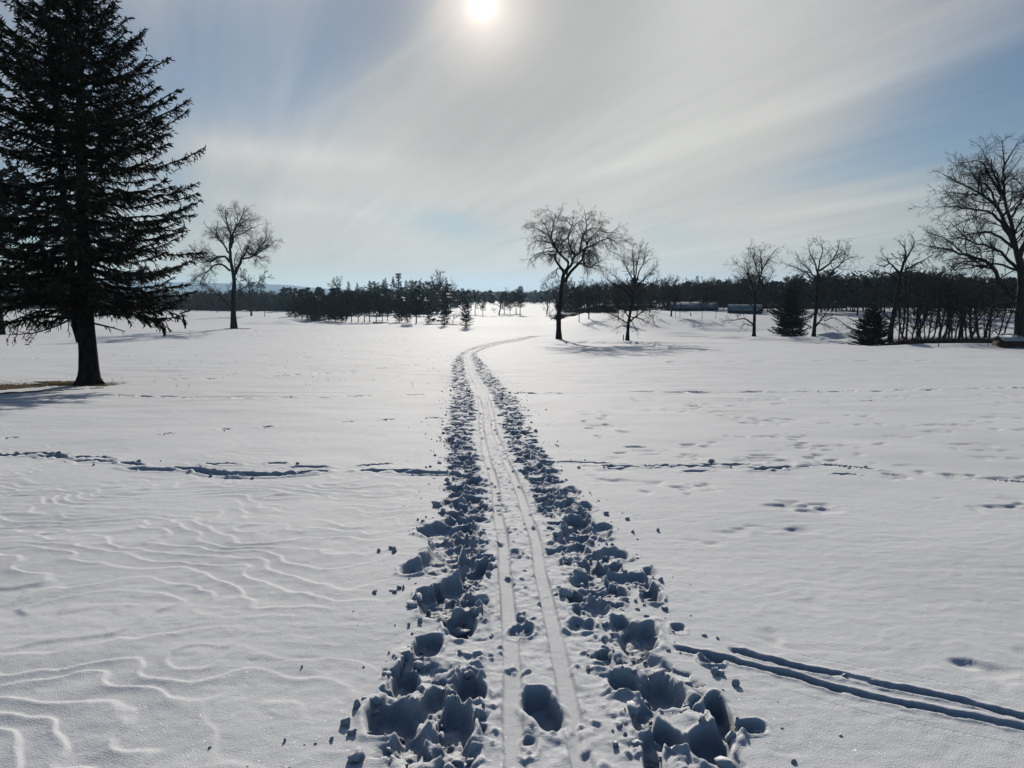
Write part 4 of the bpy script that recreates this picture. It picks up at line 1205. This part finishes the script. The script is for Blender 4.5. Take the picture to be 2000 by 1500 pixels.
plant_px('pine_tree', 'ypine1', 911, 641, 590, 'small pine alone in the open snow in front of the tree row')
mid = [('pine', 904, 614, 565, 'dark pine at the left end of the open tree row', 1.2), ('pine', 914, 614, 568, 'shorter pine right beside the end pine of the open tree row', 1.1), ('bare', 928, 614, 569, 'bare tree second from the left end of the open tree row', .8), ('pine', 943, 616, 573, 'thin pine with a bare lower stem in the open tree row', .8),
       ('low', 967, 612, 594, 'very small bare tree in the open tree row', 1.0), ('bare', 975, 616, 565, 'widest bare tree in the middle of the open tree row', 1.35), ('pine', 985, 613, 571, 'pine just right of the widest bare tree in the row', 1.0), ('pine', 996, 614, 574, 'loose crowned pine between two darker pines in the row', 0.8),
       ('opine', 1008, 613, 567, 'dark pine second from the right end of the open tree row', 1.1), ('opine', 1016, 616, 567, 'dark pine at the right end of the row below the water tower', 1.1)]
for i, (k, px, b, t, lab, w) in enumerate(mid):
    plant_px({'pine': 'pine_tree', 'opine': 'pine_tree', 'bare': 'bare_tree', 'low': 'bare_tree'}[k], f'{k}{i % 2}', px, b, t, lab, group='trees of the open row', wide=w)
plant_px('bare_tree', 'bare2', 1068, 616, 556, 'thin bare tree just left of the elm trunk', wide=0.8)
plant_px('bare_tree', 'low1', 1077, 624, 588, 'small bare bush tree at the foot of the elm in the distance')
plant_px('bare_tree', 'bare1', 491, 617, 517, 'smaller bare tree behind the tall bare tree near the spruce', wide=0.9)
plant_px('bare_tree', 'low0', 425, 612, 585, 'low bare scrub tree left of the tall bare trunk near the spruce')

# trees on the bank in front of the long house
bank = [('slender', 1131, 629, 556, 'small bare tree on the bank nearest the elm', .9), ('bare', 1150, 623, 551, 'bare tree with a curved trunk on the bank right of the elm', .9), ('slender', 1166, 612, 560, 'thin bare trunk between elm and brush on the bank', .8), ('bare', 1208, 626, 562, 'dark bare tree on the bank left of the twiggy fan tree', .8), ('low', 1278, 634, 592, 'small spreading bare tree in the snow below the long house', 1.1), ('slender', 1268, 618, 566, 'bare tree behind the small spreading tree on the bank', .9),
        ('bare', 1311, 618, 537, 'wide bare crown rising above the near end of the long house', 1.0), ('slender', 1319, 619, 563, 'thin bare trunk at the near gable of the long house', .6), ('slender', 1328, 619, 560, 'thin bare trunk in front of the snowy roof near its gable end', .7), ('slender', 1245, 620, 558, 'bare tree just behind the fan of thin upright twigs', .9),
        ('slender', 1371, 622, 572, 'bare tree in front of the middle of the long snowy roof', .9), ('slender', 1398, 622, 580, 'bare tree at the far end of the long snowy roof', .8)]
for i, (k, px, b, t, lab, w) in enumerate(bank):
    plant_px('bare_tree', f'{k}{i % (2 if k == "low" else 4)}', px, b, t, lab, group='bare trees on the bank by the long house', wide=w)

# cedars and the thicket on the right
plant_px('cedar_tree', 'cedar0', 1541, 656, 556, 'dense dark cedar between two bare trees on the snowy knoll', wide=1.2)
plant_px('cedar_tree', 'cedar1', 1704, 664, 594, 'low wide cedar beside the leaning bare tree', wide=1.7, Y=66)
rt = random.Random(9)
tx = [1756, 1768, 1779, 1787, 1794, 1801, 1806, 1814, 1822, 1831, 1839, 1846, 1851, 1858, 1864, 1872, 1881, 1889, 1898, 1905, 1913, 1921, 1932, 1946, 1958]
for i, px in enumerate(tx):
    thick = i in (12, 15, 20)
    tt_ = plant_px('thicket_tree', f'{"thick" if i % 3 else "slender"}{i % 4}', px + rt.uniform(-2, 2), 662, rt.uniform(535, 572) - (8 if thick else 0), f'{ORD[i]} {"stout" if thick else "thin"} bare stem from the left in the thicket between leaning tree and shed', Y=rt.uniform(66, 84),
             group='bare stems of the thicket', wide=1.5 if thick else rt.uniform(0.8, 1.15))
    tt_.rotation_euler = (rt.gauss(0, 0.09), rt.gauss(0, 0.13), rt.uniform(0, 6.28))
for px_, t_, k_, lab_ in ((1795, 520, 'bare2', 'round bare crown above the thicket nearest the leaning tree'), (1835, 535, 'bare0', 'broad bare crown above the middle of the thicket'), (1878, 528, 'bare1', 'taller bare crown of the thicket under the long sweeping limb'), (1925, 540, 'bare2', 'bare crown of the thicket just left of the shed'),
                           (1715, 548, 'thick1', 'bare tree hidden behind the low wide cedar'), (1762, 540, 'thick2', 'bare tree hidden behind the leaning tree'), (1895, 552, 'thick3', 'low branched bare tree behind the middle of the thicket')):
    plant_px('bare_tree', k_, px_, 660, t_, lab_, Y=rt.uniform(80, 95), group='taller trees of the thicket', wide=1.05)
plant_px('bare_tree', 'slender2', 1770, 660, 500, 'taller bare tree rising out of the thicket behind the leaning tree', Y=82, wide=1.1)
plant_px('pine_tree', 'pine1', 3, 628, 330, 'dark conifer half out of view behind the huge spruce', wide=1.35, Y=96)

# ------------------------------------------------------------------ the woods beyond: the nearer ones one by one
rw = random.Random(31)


WOODS = {}


def wood_row(x0, x1, n, base, tops, kinds, name_label, group, wide=(0.9, 1.3), Yj=0.12):
    for i in range(n):
        px = x0 + (x1 - x0) * (i + rw.uniform(0.1, 0.9)) / n
        b = base(px) if callable(base) else base
        p = hit(px, b, 400)
        Y = p[1] * (1 + rw.uniform(-Yj, Yj * 2.0))
        X = (px - 1000) / FPX * Y
        p = np.array([X, Y, float(H(X, Y))])
        t = rw.uniform(*tops)
        h = at(px, t, Y)[2] - p[2]
        k = rw.choice(kinds)
        nm = 'bare_tree' if k[:-1] in ('bare', 'slender', 'low') else ('spruce_tree' if k.startswith('spruce') else 'pine_tree')
        j = 0 if nm == 'bare_tree' else 1
        WOODS.setdefault((name_label[j], group[j]), []).append((px, plant(nm, k, p, h, name_label[j], 'tree', group[j], wide=rw.uniform(*wide))))


B4 = ['bare0', 'bare1', 'bare2', 'slender0', 'slender1', 'slender2']; P4 = ['pine0', 'pine1', 'pine2', 'opine0', 'opine1', 'pine3']
wood_row(1085, 1300, 36, 604, (546, 564), B4 + ['pine0', 'slender3'], ('bare tree in the wood beyond the elm and the bank', 'dark pine in the bare wood beyond the elm and the bank'), ('bare trees of the wood beyond the elm', 'pines of the wood beyond the elm'))
wood_row(1290, 1450, 28, 603, (545, 566), B4 + ['pine0', 'opine1', 'pine2'], ('bare tree in the wood behind the long house', 'dark pine in the wood behind the long house'), ('bare trees behind the long house', 'pines behind the long house'))
wood_row(1295, 1460, 9, 603, (539, 551), ['bare0', 'bare1', 'bare2', 'bare3'], ('tall pale bare crown standing above the wood behind the long house', ''), ('tall bare crowns above the wood', ''), wide=(0.9, 1.2))
wood_row(1095, 1240, 7, 604, (545, 553), ['bare0', 'bare1', 'bare2', 'bare3'], ('taller bare crown of the wood between elm and twiggy tree', ''), ('taller bare crowns beyond the elm', ''), wide=(0.9, 1.2))
wood_row(1345, 1385, 2, 603, (545, 548), ['bare0', 'bare2'], ('tall round bare crown behind the long roof', ''), ('tall bare crowns behind the long roof', ''))
plant_px('pine_tree', 'spruce0', 1360, 604, 545, 'narrow dark conifer rising behind the middle of the long roof', wide=1.2)
plant_px('pine_tree', 'pine2', 1387, 604, 551, 'dark conifer rising behind the far end of the long roof', wide=1.1)
wood_row(1440, 1640, 28, 607, (532, 560), P4 + ['bare1', 'slender2'], ('bare tree among the pines behind the cedar', 'dark pine in the wood behind the cedar'), ('bare trees behind the cedar', 'pines behind the cedar'))
wood_row(1590, 1860, 40, 612, (525, 548), P4, ('', 'dark pine in the tall pine wood behind the knoll'), ('', 'pines of the tall pine wood behind the knoll'), wide=(1.0, 1.5))
wood_row(1850, 2060, 18, 611, (536, 556), P4 + ['bare0'], ('bare tree in the pine wood behind the thicket', 'dark pine in the wood behind the thicket'), ('bare trees behind the thicket', 'pines behind the thicket'), wide=(1.0, 1.4))
wood_row(280, 565, 46, 603, (565, 577), B4, ('bare tree in the low wood along the foot of the hills', ''), ('bare trees of the low wood under the hills', ''))
wood_row(-60, 300, 22, 603, (566, 580), B4 + ['pine1'], ('bare tree of the low wood seen behind the huge spruce', 'pine of the low wood seen behind the huge spruce'), ('bare trees behind the huge spruce', 'pines behind the huge spruce'))


for (lab, grp), L_ in WOODS.items():
    L_.sort(key=lambda q: q[0])
    for i, (_, o) in enumerate(L_):
        if len(L_) > 1: o['label'] = f'{ORD[i]} {lab}, from the left'

# ... the rest as masses nobody could count
def mass(name, rows, seed, kinds):
    r = random.Random(seed)
    Vb, Qb, mi = [], [], []
    off = 0
    src = {}
    for k in kinds:
        rng = np.random.default_rng(hash(k) % 1000 if False else sum(map(ord, k)))
        g = Geo(); nb = 0
        if k == 'b':
            P = []
            for i in range(70):
                z = 0.4 + 8.6 * (i / 70) ** 0.9; az = rng.uniform(0, 6.28); e = rng.uniform(.3, 1.3); L = rng.uniform(0.8, 2.6) * (0.6 if z < 2 else 1)
                d = np.array([math.cos(az) * math.cos(e), math.sin(az) * math.cos(e), math.sin(e)])
                r0 = np.array([math.cos(az), math.sin(az), 0]) * rng.uniform(0, 1.2)
                P.append([r0 + [0, 0, z * .85], r0 + d * L + [0, 0, z * .85]])
            P = np.array(P); g.add(*ribbons(P, np.full((70, 2), 1.0) * np.array([.15, .05])[None], rng))
            g.tubes(np.array([[[0, 0, -.5], [0, 0, 4], [0.2, 0, 8.5]]]), np.array([[.2, .15, .06]]), 4)
        elif k == 'u':      # undergrowth
            P = []
            for i in range(44):
                az = rng.uniform(0, 6.28); r0 = np.array([rng.normal() * 2.2, rng.normal() * 2.2, 0]); e = rng.uniform(.5, 1.4); L = rng.uniform(2, 5)
                P.append([r0, r0 + np.array([math.cos(az) * math.cos(e), math.sin(az) * math.cos(e), math.sin(e)]) * L])
            g.add(*ribbons(np.array(P), np.full((44, 2), 1.0) * np.array([.32, .09])[None], rng))
        else:
            P, W = [], []
            for i in range(64):
                z = 1.0 + 8.6 * (i / 64); az = rng.uniform(0, 6.28); w = 2.3 * math.sqrt(max(0.0, 1 - (abs(z - 4.2) / 5.6) ** 2.2)) + 0.2
                d = np.array([math.cos(az), math.sin(az), rng.uniform(-.2, .5)])
                P.append([[0, 0, z], d * w * .6 + [0, 0, z], d * w * rng.uniform(.8, 1.2) + [0, 0, z]]); W.append([.45, .62, .15])
            g.add(*ribbons(np.array(P), np.array(W), rng)); g.tubes(np.array([[[0, 0, -.5], [0, 0, 5], [0, 0, 9.5]]]), np.array([[.2, .14, .04]]), 4)
        src[k] = (np.concatenate(g.V), np.concatenate(g.Q))
    for (x0, x1, n, Y0, Y1, h0, h1, ks) in rows:
        for i in range(n):
            Y = r.uniform(Y0, Y1); px = r.uniform(x0, x1); X = (px - 1000) / FPX * Y
            h = r.uniform(h0, h1) / 10
            k = r.choice(ks); V, Q = src[k]
            a = r.uniform(0, 6.28); c, s = math.cos(a) * h * r.uniform(.9, 1.3), math.sin(a) * h
            W = np.stack([V[:, 0] * c - V[:, 1] * s, V[:, 0] * s + V[:, 1] * c, V[:, 2] * h], 1) + [X, Y, float(H(X, Y))]
            Vb.append(W); Qb.append(Q + off); off += len(V); mi.append(np.full(len(Q), 1 if k == 'p' else 0))
    me = mesh_data(name, np.concatenate(Vb), np.concatenate(Qb), None, mats=[M_TWIG, M_PINE], mat_idx=np.concatenate(mi))
    tag(obj(name, me), kind='stuff')


mass('far_woods', [(-200, 600, 300, 400, 560, 8, 11, 'bbbp'), (-200, 570, 190, 340, 440, 7, 10, 'bu'), (300, 570, 130, 330, 400, 7, 9.5, 'bbu'), (560, 900, 130, 330, 480, 8, 12, 'bpp'), (580, 680, 40, 200, 260, 6, 9, 'bp'), (680, 880, 50, 240, 300, 7, 10, 'bp'), (880, 1080, 190, 620, 900, 9, 13, 'bbp'),
                   (1085, 1460, 250, 230, 330, 6, 9.3, 'bbbbbp'), (1090, 1330, 60, 165, 200, 2, 4, 'u'), (1330, 1460, 60, 200, 240, 3, 6, 'u'), (1440, 2300, 310, 225, 330, 7, 10.2, 'bbppp'), (1440, 2100, 110, 200, 230, 4, 6, 'u'),
                   (-900, -100, 120, 350, 640, 9, 14, 'bbp'), (2000, 3000, 140, 260, 420, 9, 13, 'bpp'), (880, 1090, 130, 1000, 1300, 12, 16, 'bb')], 8, 'bpu')

# ------------------------------------------------------------------ built things
def rect_prism(g, x0, x1, y0, y1, z0, z1): g.box(((x0 + x1) / 2, (y0 + y1) / 2, (z0 + z1) / 2), (x1 - x0, y1 - y0, z1 - z0))


def gable_roof(L, W, z0, rise, over, thick):
    """ridge along x; a slab of its own thickness on each side"""
    x = L / 2 + over; y = W / 2 + over
    zo = z0 - rise * over / (W / 2)
    V, Q = [], []
    for s in (-1, 1):
        b = len(V)
        V += [(-x, 0, z0 + rise), (x, 0, z0 + rise), (x, s * y, zo), (-x, s * y, zo), (-x, 0, z0 + rise + thick), (x, 0, z0 + rise + thick), (x, s * y, zo + thick), (-x, s * y, zo + thick)]
        Q += [[b, b + 1, b + 2, b + 3], [b + 4, b + 5, b + 6, b + 7], [b, b + 1, b + 5, b + 4], [b + 2, b + 3, b + 7, b + 6], [b + 1, b + 2, b + 6, b + 5], [b, b + 3, b + 7, b + 4]]
    return V, Q


def house(name, label, px, base, w_px, wall_px, rise_px, depth_f, rz, wall_mat, Y=None, chimney=False, windows=0):
    p = hit(px, base) if Y is None else None
    if p is None:
        q = at(px, base, Y); p = np.array([q[0], Y, float(H(q[0], Y))])
    sc = p[1] / FPX
    L, hw, rs = w_px * sc, wall_px * sc, rise_px * sc
    W = L * depth_f
    root = empty(name, p, rz); tag(root, label, 'house' if 'house' in name else 'shed')
    g = Geo()
    rect_prism(g, -L / 2, L / 2, -W / 2, W / 2, -1.0, hw)
    g.add([(-L / 2, -W / 2, hw), (-L / 2, W / 2, hw), (-L / 2, 0, hw + rs), (L / 2, -W / 2, hw), (L / 2, W / 2, hw), (L / 2, 0, hw + rs)], None, [[0, 2, 1], [3, 4, 5]])
    obj('wall', g.mesh('wall', wall_mat), root)
    g = Geo(); V, Q = gable_roof(L, W, hw + 0.02, rs, 0.05 * W, max(0.12, 0.03 * W)); g.add(V, Q)
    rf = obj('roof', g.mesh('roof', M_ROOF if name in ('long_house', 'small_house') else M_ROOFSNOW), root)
    if chimney:
        g = Geo(); rect_prism(g, L * .18, L * .18 + 0.05 * L, -0.03 * L, 0.02 * L, hw + rs * .7, hw + rs * 1.5); obj('chimney', g.mesh('chimney', M_DARKWALL), rf)
    for i in range(windows):
        x = -L / 2 + L * (i + 0.5) / windows
        ww, wh = L / windows * 0.32, hw * 0.42
        g = Geo(); rect_prism(g, x - ww / 2 - .06, x + ww / 2 + .06, -W / 2 - 0.05, -W / 2 + .02, hw * .35, hw * .35 + wh); w_ = obj('window', g.mesh('window', M_ROOFSNOW if False else M_STEEL), root)
        g = Geo(); rect_prism(g, x - ww / 2, x + ww / 2, -W / 2 - 0.07, -W / 2 - .03, hw * .35 + .06, hw * .35 + wh - .06); obj('pane', g.mesh('pane', M_GLASS), w_)
    return root


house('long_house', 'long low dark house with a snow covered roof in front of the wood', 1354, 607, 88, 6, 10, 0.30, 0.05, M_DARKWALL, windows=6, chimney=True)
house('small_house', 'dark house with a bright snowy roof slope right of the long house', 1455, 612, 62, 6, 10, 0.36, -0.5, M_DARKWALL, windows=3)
house('distant_house', 'tiny distant house with a white snowy roof below the water tower', 1026, 578, 18, 4, 3.5, 0.5, 0.3, M_DARKWALL, Y=800, windows=2)
house('wooden_shed', 'low brown wooden shed with a snowy roof against the largest bare trunk', 1970, 677, 46, 12, 7, 0.62, 0.10, M_WOODWALL)
house('pale_hut', 'small pale hut showing behind the roof of the brown shed', 1966, 662, 18, 14, 4, 0.8, 0.0, M_PAINT, Y=70)


def water_tower():
    px, Y = 1016.5, 1250.0
    q = at(px, 575, Y); z = float(H(q[0], Y)); b = np.array([q[0], Y, z])
    sc = Y / FPX
    top = at(px, 558, Y)[2] - z; R = 5.6 * sc
    root = empty('water_tower', b); tag(root, 'pale blue water tower with a bulb tank above the far tree line', 'water tower')
    zz = np.array([top - 13.0 * sc, top - 11.5 * sc, top - 9 * sc, top - 6 * sc, top - 3 * sc, top - 1 * sc, top]); rr = np.array([.25, .72, .97, 1.0, .86, .48, .02]) * R
    g = Geo(); g.tubes(np.stack([0 * zz, 0 * zz, zz], 1)[None], rr[None], 20)
    obj('tank', g.mesh('tank', M_PAINT, True), root)
    g = Geo(); g.tubes(np.array([[[0, 0, -1], [0, 0, top - 11 * sc]]]), np.array([[1.3, 1.0]]), 10); obj('riser', g.mesh('riser', M_PAINT, True), root)
    for i in range(6):
        a = i * math.pi / 3
        g = Geo(); g.tubes(np.array([[[math.cos(a) * R * 1.15, math.sin(a) * R * 1.15, -1], [math.cos(a) * R * .93, math.sin(a) * R * .93, top - 8 * sc]]]), np.array([[.45, .4]]), 6)
        obj('leg', g.mesh('leg', M_PAINT, True), root)


def cell_tower():
    px, Y = 779.0, 330.0
    q = at(px, 590, Y); z = float(H(q[0], Y)); sc = Y / FPX
    top = at(px, 534, Y)[2] - z
    root = empty('cell_tower', (q[0], Y, z)); tag(root, 'slim phone mast with antenna panels rising behind the tall spruces', 'mast')
    g = Geo(); g.tubes(np.array([[[0, 0, -.5], [0, 0, top]]]), np.array([[.55, .26]]), 8); obj('pole', g.mesh('pole', M_STEEL, True), root)
    for lv, zf in enumerate((top - 0.5, top - 1.8)):
        g = Geo(); a = np.linspace(0, 2 * math.pi, 13); rr = 1.05
        g.tubes(np.stack([np.cos(a) * rr, np.sin(a) * rr, 0 * a + zf], 1)[None], np.full((1, 13), .06), 5)
        for k in range(3):
            an = k * 2.094 + .3; g.tubes(np.array([[[0, 0, zf], [math.cos(an) * rr, math.sin(an) * rr, zf]]]), np.full((1, 2), .06), 5)
        pf = obj('platform', g.mesh('platform', M_STEEL), root)
        for k in range(6):
            an = k * 1.047; g = Geo(); g.box((math.cos(an) * 1.12, math.sin(an) * 1.12, zf), (.28, .28, 1.05), an); obj('antenna', g.mesh('antenna', M_STEEL), pf)


water_tower(); cell_tower()


def post(px, base, top, label, r, name='marker_post', Y=None, band=False):
    p = hit(px, base) if Y is None else None
    if p is None:
        q = at(px, base, Y); p = np.array([q[0], Y, float(H(q[0], Y))])
    h = at(px, top, p[1])[2] - p[2]
    root = empty(name, p); tag(root, label, 'post' if 'post' in name else 'pole')
    g = Geo(); g.tubes(np.array([[[0, 0, -.2], [0, 0, h * .5], [0.01, 0, h]]]), np.array([[r, r, r * .9]]), 8); obj('shaft', g.mesh('shaft', M_POST, True), root)
    g = Geo(); g.tubes(np.array([[[0.01, 0, h * .96], [0.01, 0, h], [0.01, 0, h + r * .8]]]), np.array([[r * 1.12, r * 1.12, r * .1]]), 8); obj('cap', g.mesh('cap', M_POST, True), root)


post(1217.5, 665, 654, 'short dark post in the snow left of the twiggy fan tree', 0.055)
post(1833, 677, 666, 'lone thin post in the snow in front of the thicket', 0.035)
post(1349, 617, 611, 'tiny post in the snow before the long house', 0.10)
post(517, 619, 583, 'tall thin grey pole in the snow right of the smaller bare tree', 0.10, 'thin_pole')


def fence():
    p = hit(1930, 676); Y = p[1]; sc = Y / FPX
    root = empty('rail_fence', p); tag(root, 'short run of thin dark posts and rail left of the brown shed', 'fence')
    xs = [0, 9, 17]
    for x in xs:
        X = x * sc; z = float(H(p[0] + X, Y)) - p[2]
        g = Geo(); g.tubes(np.array([[[X, 0, z - .2], [X, 0, z + 13 * sc]]]), np.array([[.022, .02]]), 6); obj('post', g.mesh('post', M_POST, True), root)
    g = Geo(); g.tubes(np.array([[[xs[0] * sc - .05, -.02, 11.5 * sc], [xs[-1] * sc + .05, -.02, 11.5 * sc + float(H(p[0] + xs[-1] * sc, Y)) - p[2]]]]), np.array([[.014, .014]]), 5)
    obj('rail', g.mesh('rail', M_POST, True), root)


fence()

# ------------------------------------------------------------------ thaw patches, brush, grass, crumbs
def ground_patch(name, cx, cy, rx, ry, rot, seed, mat, n=70, lift=0.012, thr=0.0):
    u = np.linspace(-1.15, 1.15, n)
    U, V_ = np.meshgrid(u, u)
    X = cx + rx * U * math.cos(rot) - ry * V_ * math.sin(rot); Y = cy + rx * U * math.sin(rot) + ry * V_ * math.cos(rot)
    q = 0.9 - np.hypot(U, V_) + 1.1 * fbm(X / (0.5 * ry + .2), Y / (0.5 * ry + .2), seed, 4)
    Z = H(X, Y) + D(X, Y) + np.where(q > thr, lift, -0.10) + 0.012 * fbm(X / .12, Y / .12, seed + 4, 3)
    Q = grid_quads(n, n)
    keep = (q.ravel()[Q] > thr - 0.12).any(1)
    tag(obj(name, mesh_data(name, np.stack([X, Y, Z], -1), Q[keep], None, mat, True)), kind='structure')


b = SPRUCE
a0, a1 = hit(150, 748), hit(-10, 763)
ground_patch('bare_ground', (a0[0] + a1[0]) / 2 - 0.8, (a0[1] + a1[1]) / 2, 2.6, 0.95, math.atan2(a1[1] - a0[1], a1[0] - a0[0]), 501, M_EARTH, 110)
ground_patch('bare_ground', b[0] + 0.1, b[1] - 0.35, 0.85, 0.42, 0.05, 502, M_EARTH, 70)
a0, a1 = hit(150, 760), hit(-20, 771)
ground_patch('bare_ground', (a0[0] + a1[0]) / 2, (a0[1] + a1[1]) / 2, 2.0, 0.20, math.atan2(a1[1] - a0[1], a1[0] - a0[0]), 503, M_EARTH, 80)
p = hit(457, 642); ground_patch('bare_ground', p[0] + 0.8, p[1] - 0.2, 1.9, 1.6, 0.0, 504, M_EARTH, 50, 0.05)
p = hit(845, 633); ground_patch('bare_ground', p[0] + 2.0, p[1] - 1.0, 5.0, 2.2, -0.5, 505, M_EARTH, 50, 0.10, 0.15)
p = hit(745, 631); ground_patch('bare_ground', p[0], p[1], 2.6, 1.8, -0.4, 506, M_EARTH, 40, 0.10, 0.1)
p = hit(618, 623); ground_patch('bare_ground', p[0], p[1], 2.2, 1.6, -0.4, 507, M_EARTH, 40, 0.10, 0.1)


def tufts(name, spots, seed, hmin, hmax, mat, blades, w, spread, lean=0.5):
    rng = np.random.default_rng(seed)
    S = np.repeat(np.asarray(spots), blades, axis=0); N = len(S)
    P0 = S + np.column_stack([rng.normal(size=(N, 2)) * spread, np.zeros(N)])
    P0[:, 2] = H(P0[:, 0], P0[:, 1]) - 0.02
    h = rng.uniform(hmin, hmax, N)
    d = np.column_stack([rng.normal(size=(N, 2)) * lean, np.ones(N)]); d /= np.linalg.norm(d, axis=1, keepdims=True)
    d2 = d + np.column_stack([rng.normal(size=(N, 2)) * lean, np.full(N, -.2)])
    P = np.stack([P0, P0 + d * h[:, None] * .55, P0 + d * h[:, None] * .55 + d2 * h[:, None] * .45], 1)
    g = Geo(); g.tubes(P, np.full((N, 3), w) * np.array([1, .8, .3])[None], 3)
    tag(obj(name, g.mesh(name, mat)), kind='stuff')


rg = np.random.default_rng(61)
sp = []
while len(sp) < 170:
    px, row = rg.uniform(-40, 900), 645 + 110 * rg.random() ** 1.5
    if vnoise(np.array([px / 90.]), np.array([row / 14.]), 3)[0] < -0.05: continue
    sp.append(hit(px, row))
tufts('dry_grass', sp, 62, 0.04, 0.16, M_GRASS, 3, 0.0035, 0.06, 0.25)
sp = [(b[0] - 4.2 + 5.2 * rg.random(), b[1] + rg.normal() * 0.55, 0) for _ in range(900)]
tufts('dry_grass', sp, 63, 0.03, 0.07, M_GRASS, 4, 0.004, 0.06, 0.9)
sp = []
for _ in range(520):
    px = rg.uniform(1752, 1962); Y = rg.uniform(64, 74); X = (px - 1000) / FPX * Y
    sp.append((X, Y, 0))
tufts('brush', sp, 64, 0.35, 1.1, M_BRUSH, 7, 0.014, 0.25, 0.7)
sp = []
for _ in range(420):
    px = rg.uniform(1105, 1200); p = hit(px, 609 + rg.normal() * 1.2); sp.append(p)
tufts('brush', sp, 65, 0.5, 1.3, M_BRUSH, 6, 0.04, 0.6, 0.7)


def crumbs():
    """loose lumps of snow thrown out beside the trail and along the footprints"""
    rng = np.random.default_rng(71)
    ph = (1 + 5 ** .5) / 2
    IV = np.array([(-1, ph, 0), (1, ph, 0), (-1, -ph, 0), (1, -ph, 0), (0, -1, ph), (0, 1, ph), (0, -1, -ph), (0, 1, -ph), (ph, 0, -1), (ph, 0, 1), (-ph, 0, -1), (-ph, 0, 1)]) / math.hypot(1, ph)
    IT = np.array([(0, 11, 5), (0, 5, 1), (0, 1, 7), (0, 7, 10), (0, 10, 11), (1, 5, 9), (5, 11, 4), (11, 10, 2), (10, 7, 6), (7, 1, 8), (3, 9, 4), (3, 4, 2), (3, 2, 6), (3, 6, 8), (3, 8, 9), (4, 9, 5), (2, 4, 11), (6, 2, 10), (8, 6, 7), (9, 8, 1)])
    # one subdivision
    V = list(map(tuple, IV)); Tn = []; cache = {}

    def midp(i, j):
        k = (min(i, j), max(i, j))
        if k not in cache:
            m = np.array(V[i]) + np.array(V[j]); V.append(tuple(m / np.linalg.norm(m))); cache[k] = len(V) - 1
        return cache[k]
    for a, b_, c in IT:
        x, y_, z = midp(a, b_), midp(b_, c), midp(c, a); Tn += [(a, x, z), (b_, y_, x), (c, z, y_), (x, y_, z)]
    BV, BT = np.array(V), np.array(Tn)
    spots = []
    for _ in range(1150):
        y = 2.2 + 26 * rng.random() ** 1.5
        sd = rng.choice([-1, 1]); hw = float(half_w(y))
        w = hw * (0.32 + 0.66 * rng.random()) if rng.random() < 0.74 else hw * (0.95 + abs(rng.normal()) * 0.30)
        r = min(0.034, 0.005 + rng.exponential(0.0075)) * (1 if w < hw else 0.62)
        s = float(np.interp(y, _fy, _SL))
        spots.append((float(xc(y)) + sd * w * math.sqrt(1 + s * s), y, r))
    for px, row, r in [(770, 1078, .030), (764, 1072, .02), (780, 1150, .024), (770, 1158, .02), (788, 1150, .016), (740, 1077, .012), (697, 1378, .024), (733, 1364, .020), (730, 1372, .016), (1236, 1040, .016), (1285, 1036, .020), (1390, 905, .05), (1384, 907, .04), (890, 1379, .010), (712, 1362, .008),
                       (916, 1310, .018), (1190, 1160, .014), (1650, 1318, .010), (1382, 1450, .02), (1408, 1316, .02), (1396, 1314, .02)]:
        p = hit(px, row); spots.append((p[0], p[1], r))
    for (x, y, ln, wd, a, dep) in PRINTS[:160]:
        for _ in range(2):
            if rng.random() < 0.5 and y < 30: spots.append((x + rng.normal() * 0.22, y + rng.normal() * 0.14, rng.uniform(.008, .022)))
    S = np.array(spots); N = len(S)
    off = BV[None] * (1 + 0.75 * (rng.random((N, len(BV), 1)) - .5))
    sq = rng.uniform(0.45, 1.35, (N, 1, 3)); off = off * sq
    a = rng.uniform(0, 6.28, N); ca, sa = np.cos(a)[:, None], np.sin(a)[:, None]
    o2 = off.copy(); o2[..., 0] = off[..., 0] * ca - off[..., 1] * sa; o2[..., 1] = off[..., 0] * sa + off[..., 1] * ca
    base = D(S[:, 0], S[:, 1])
    Z = H(S[:, 0], S[:, 1]) + np.where(np.abs(wob(S[:, 1], S[:, 0])) < STRIP(S[:, 1]), T(S[:, 0], S[:, 1], base), base)
    C = np.column_stack([S[:, 0], S[:, 1], Z + S[:, 2] * 0.35])
    V_ = C[:, None] + o2 * S[:, 2][:, None, None]
    Tt = (BT[None] + (np.arange(N) * len(BV))[:, None, None]).reshape(-1, 3)
    tag(obj('snow_crumbs', mesh_data('snow_crumbs', V_, None, Tt, M_SNOW, True)), kind='stuff')


crumbs()

# ------------------------------------------------------------------ the air between here and the hills
def haze():
    g = Geo(); g.box((0, 4350, 60), (21000, 9700 + 900, 200))
    me = g.mesh('haze', None)
    m = bpy.data.materials.new('haze_air'); m.use_nodes = True
    nt = m.node_tree; nt.nodes.clear()
    v = nt.nodes.new('ShaderNodeVolumePrincipled'); v.inputs['Color'].default_value = (0.50, 0.75, 1.0, 1)
    v.inputs['Density'].default_value = 0.00012; v.inputs['Anisotropy'].default_value = 0.42
    out = nt.nodes.new('ShaderNodeOutputMaterial'); nt.links.new(v.outputs[0], out.inputs['Volume'])
    me.materials.append(m)
    tag(obj('haze', me), kind='stuff')


haze()
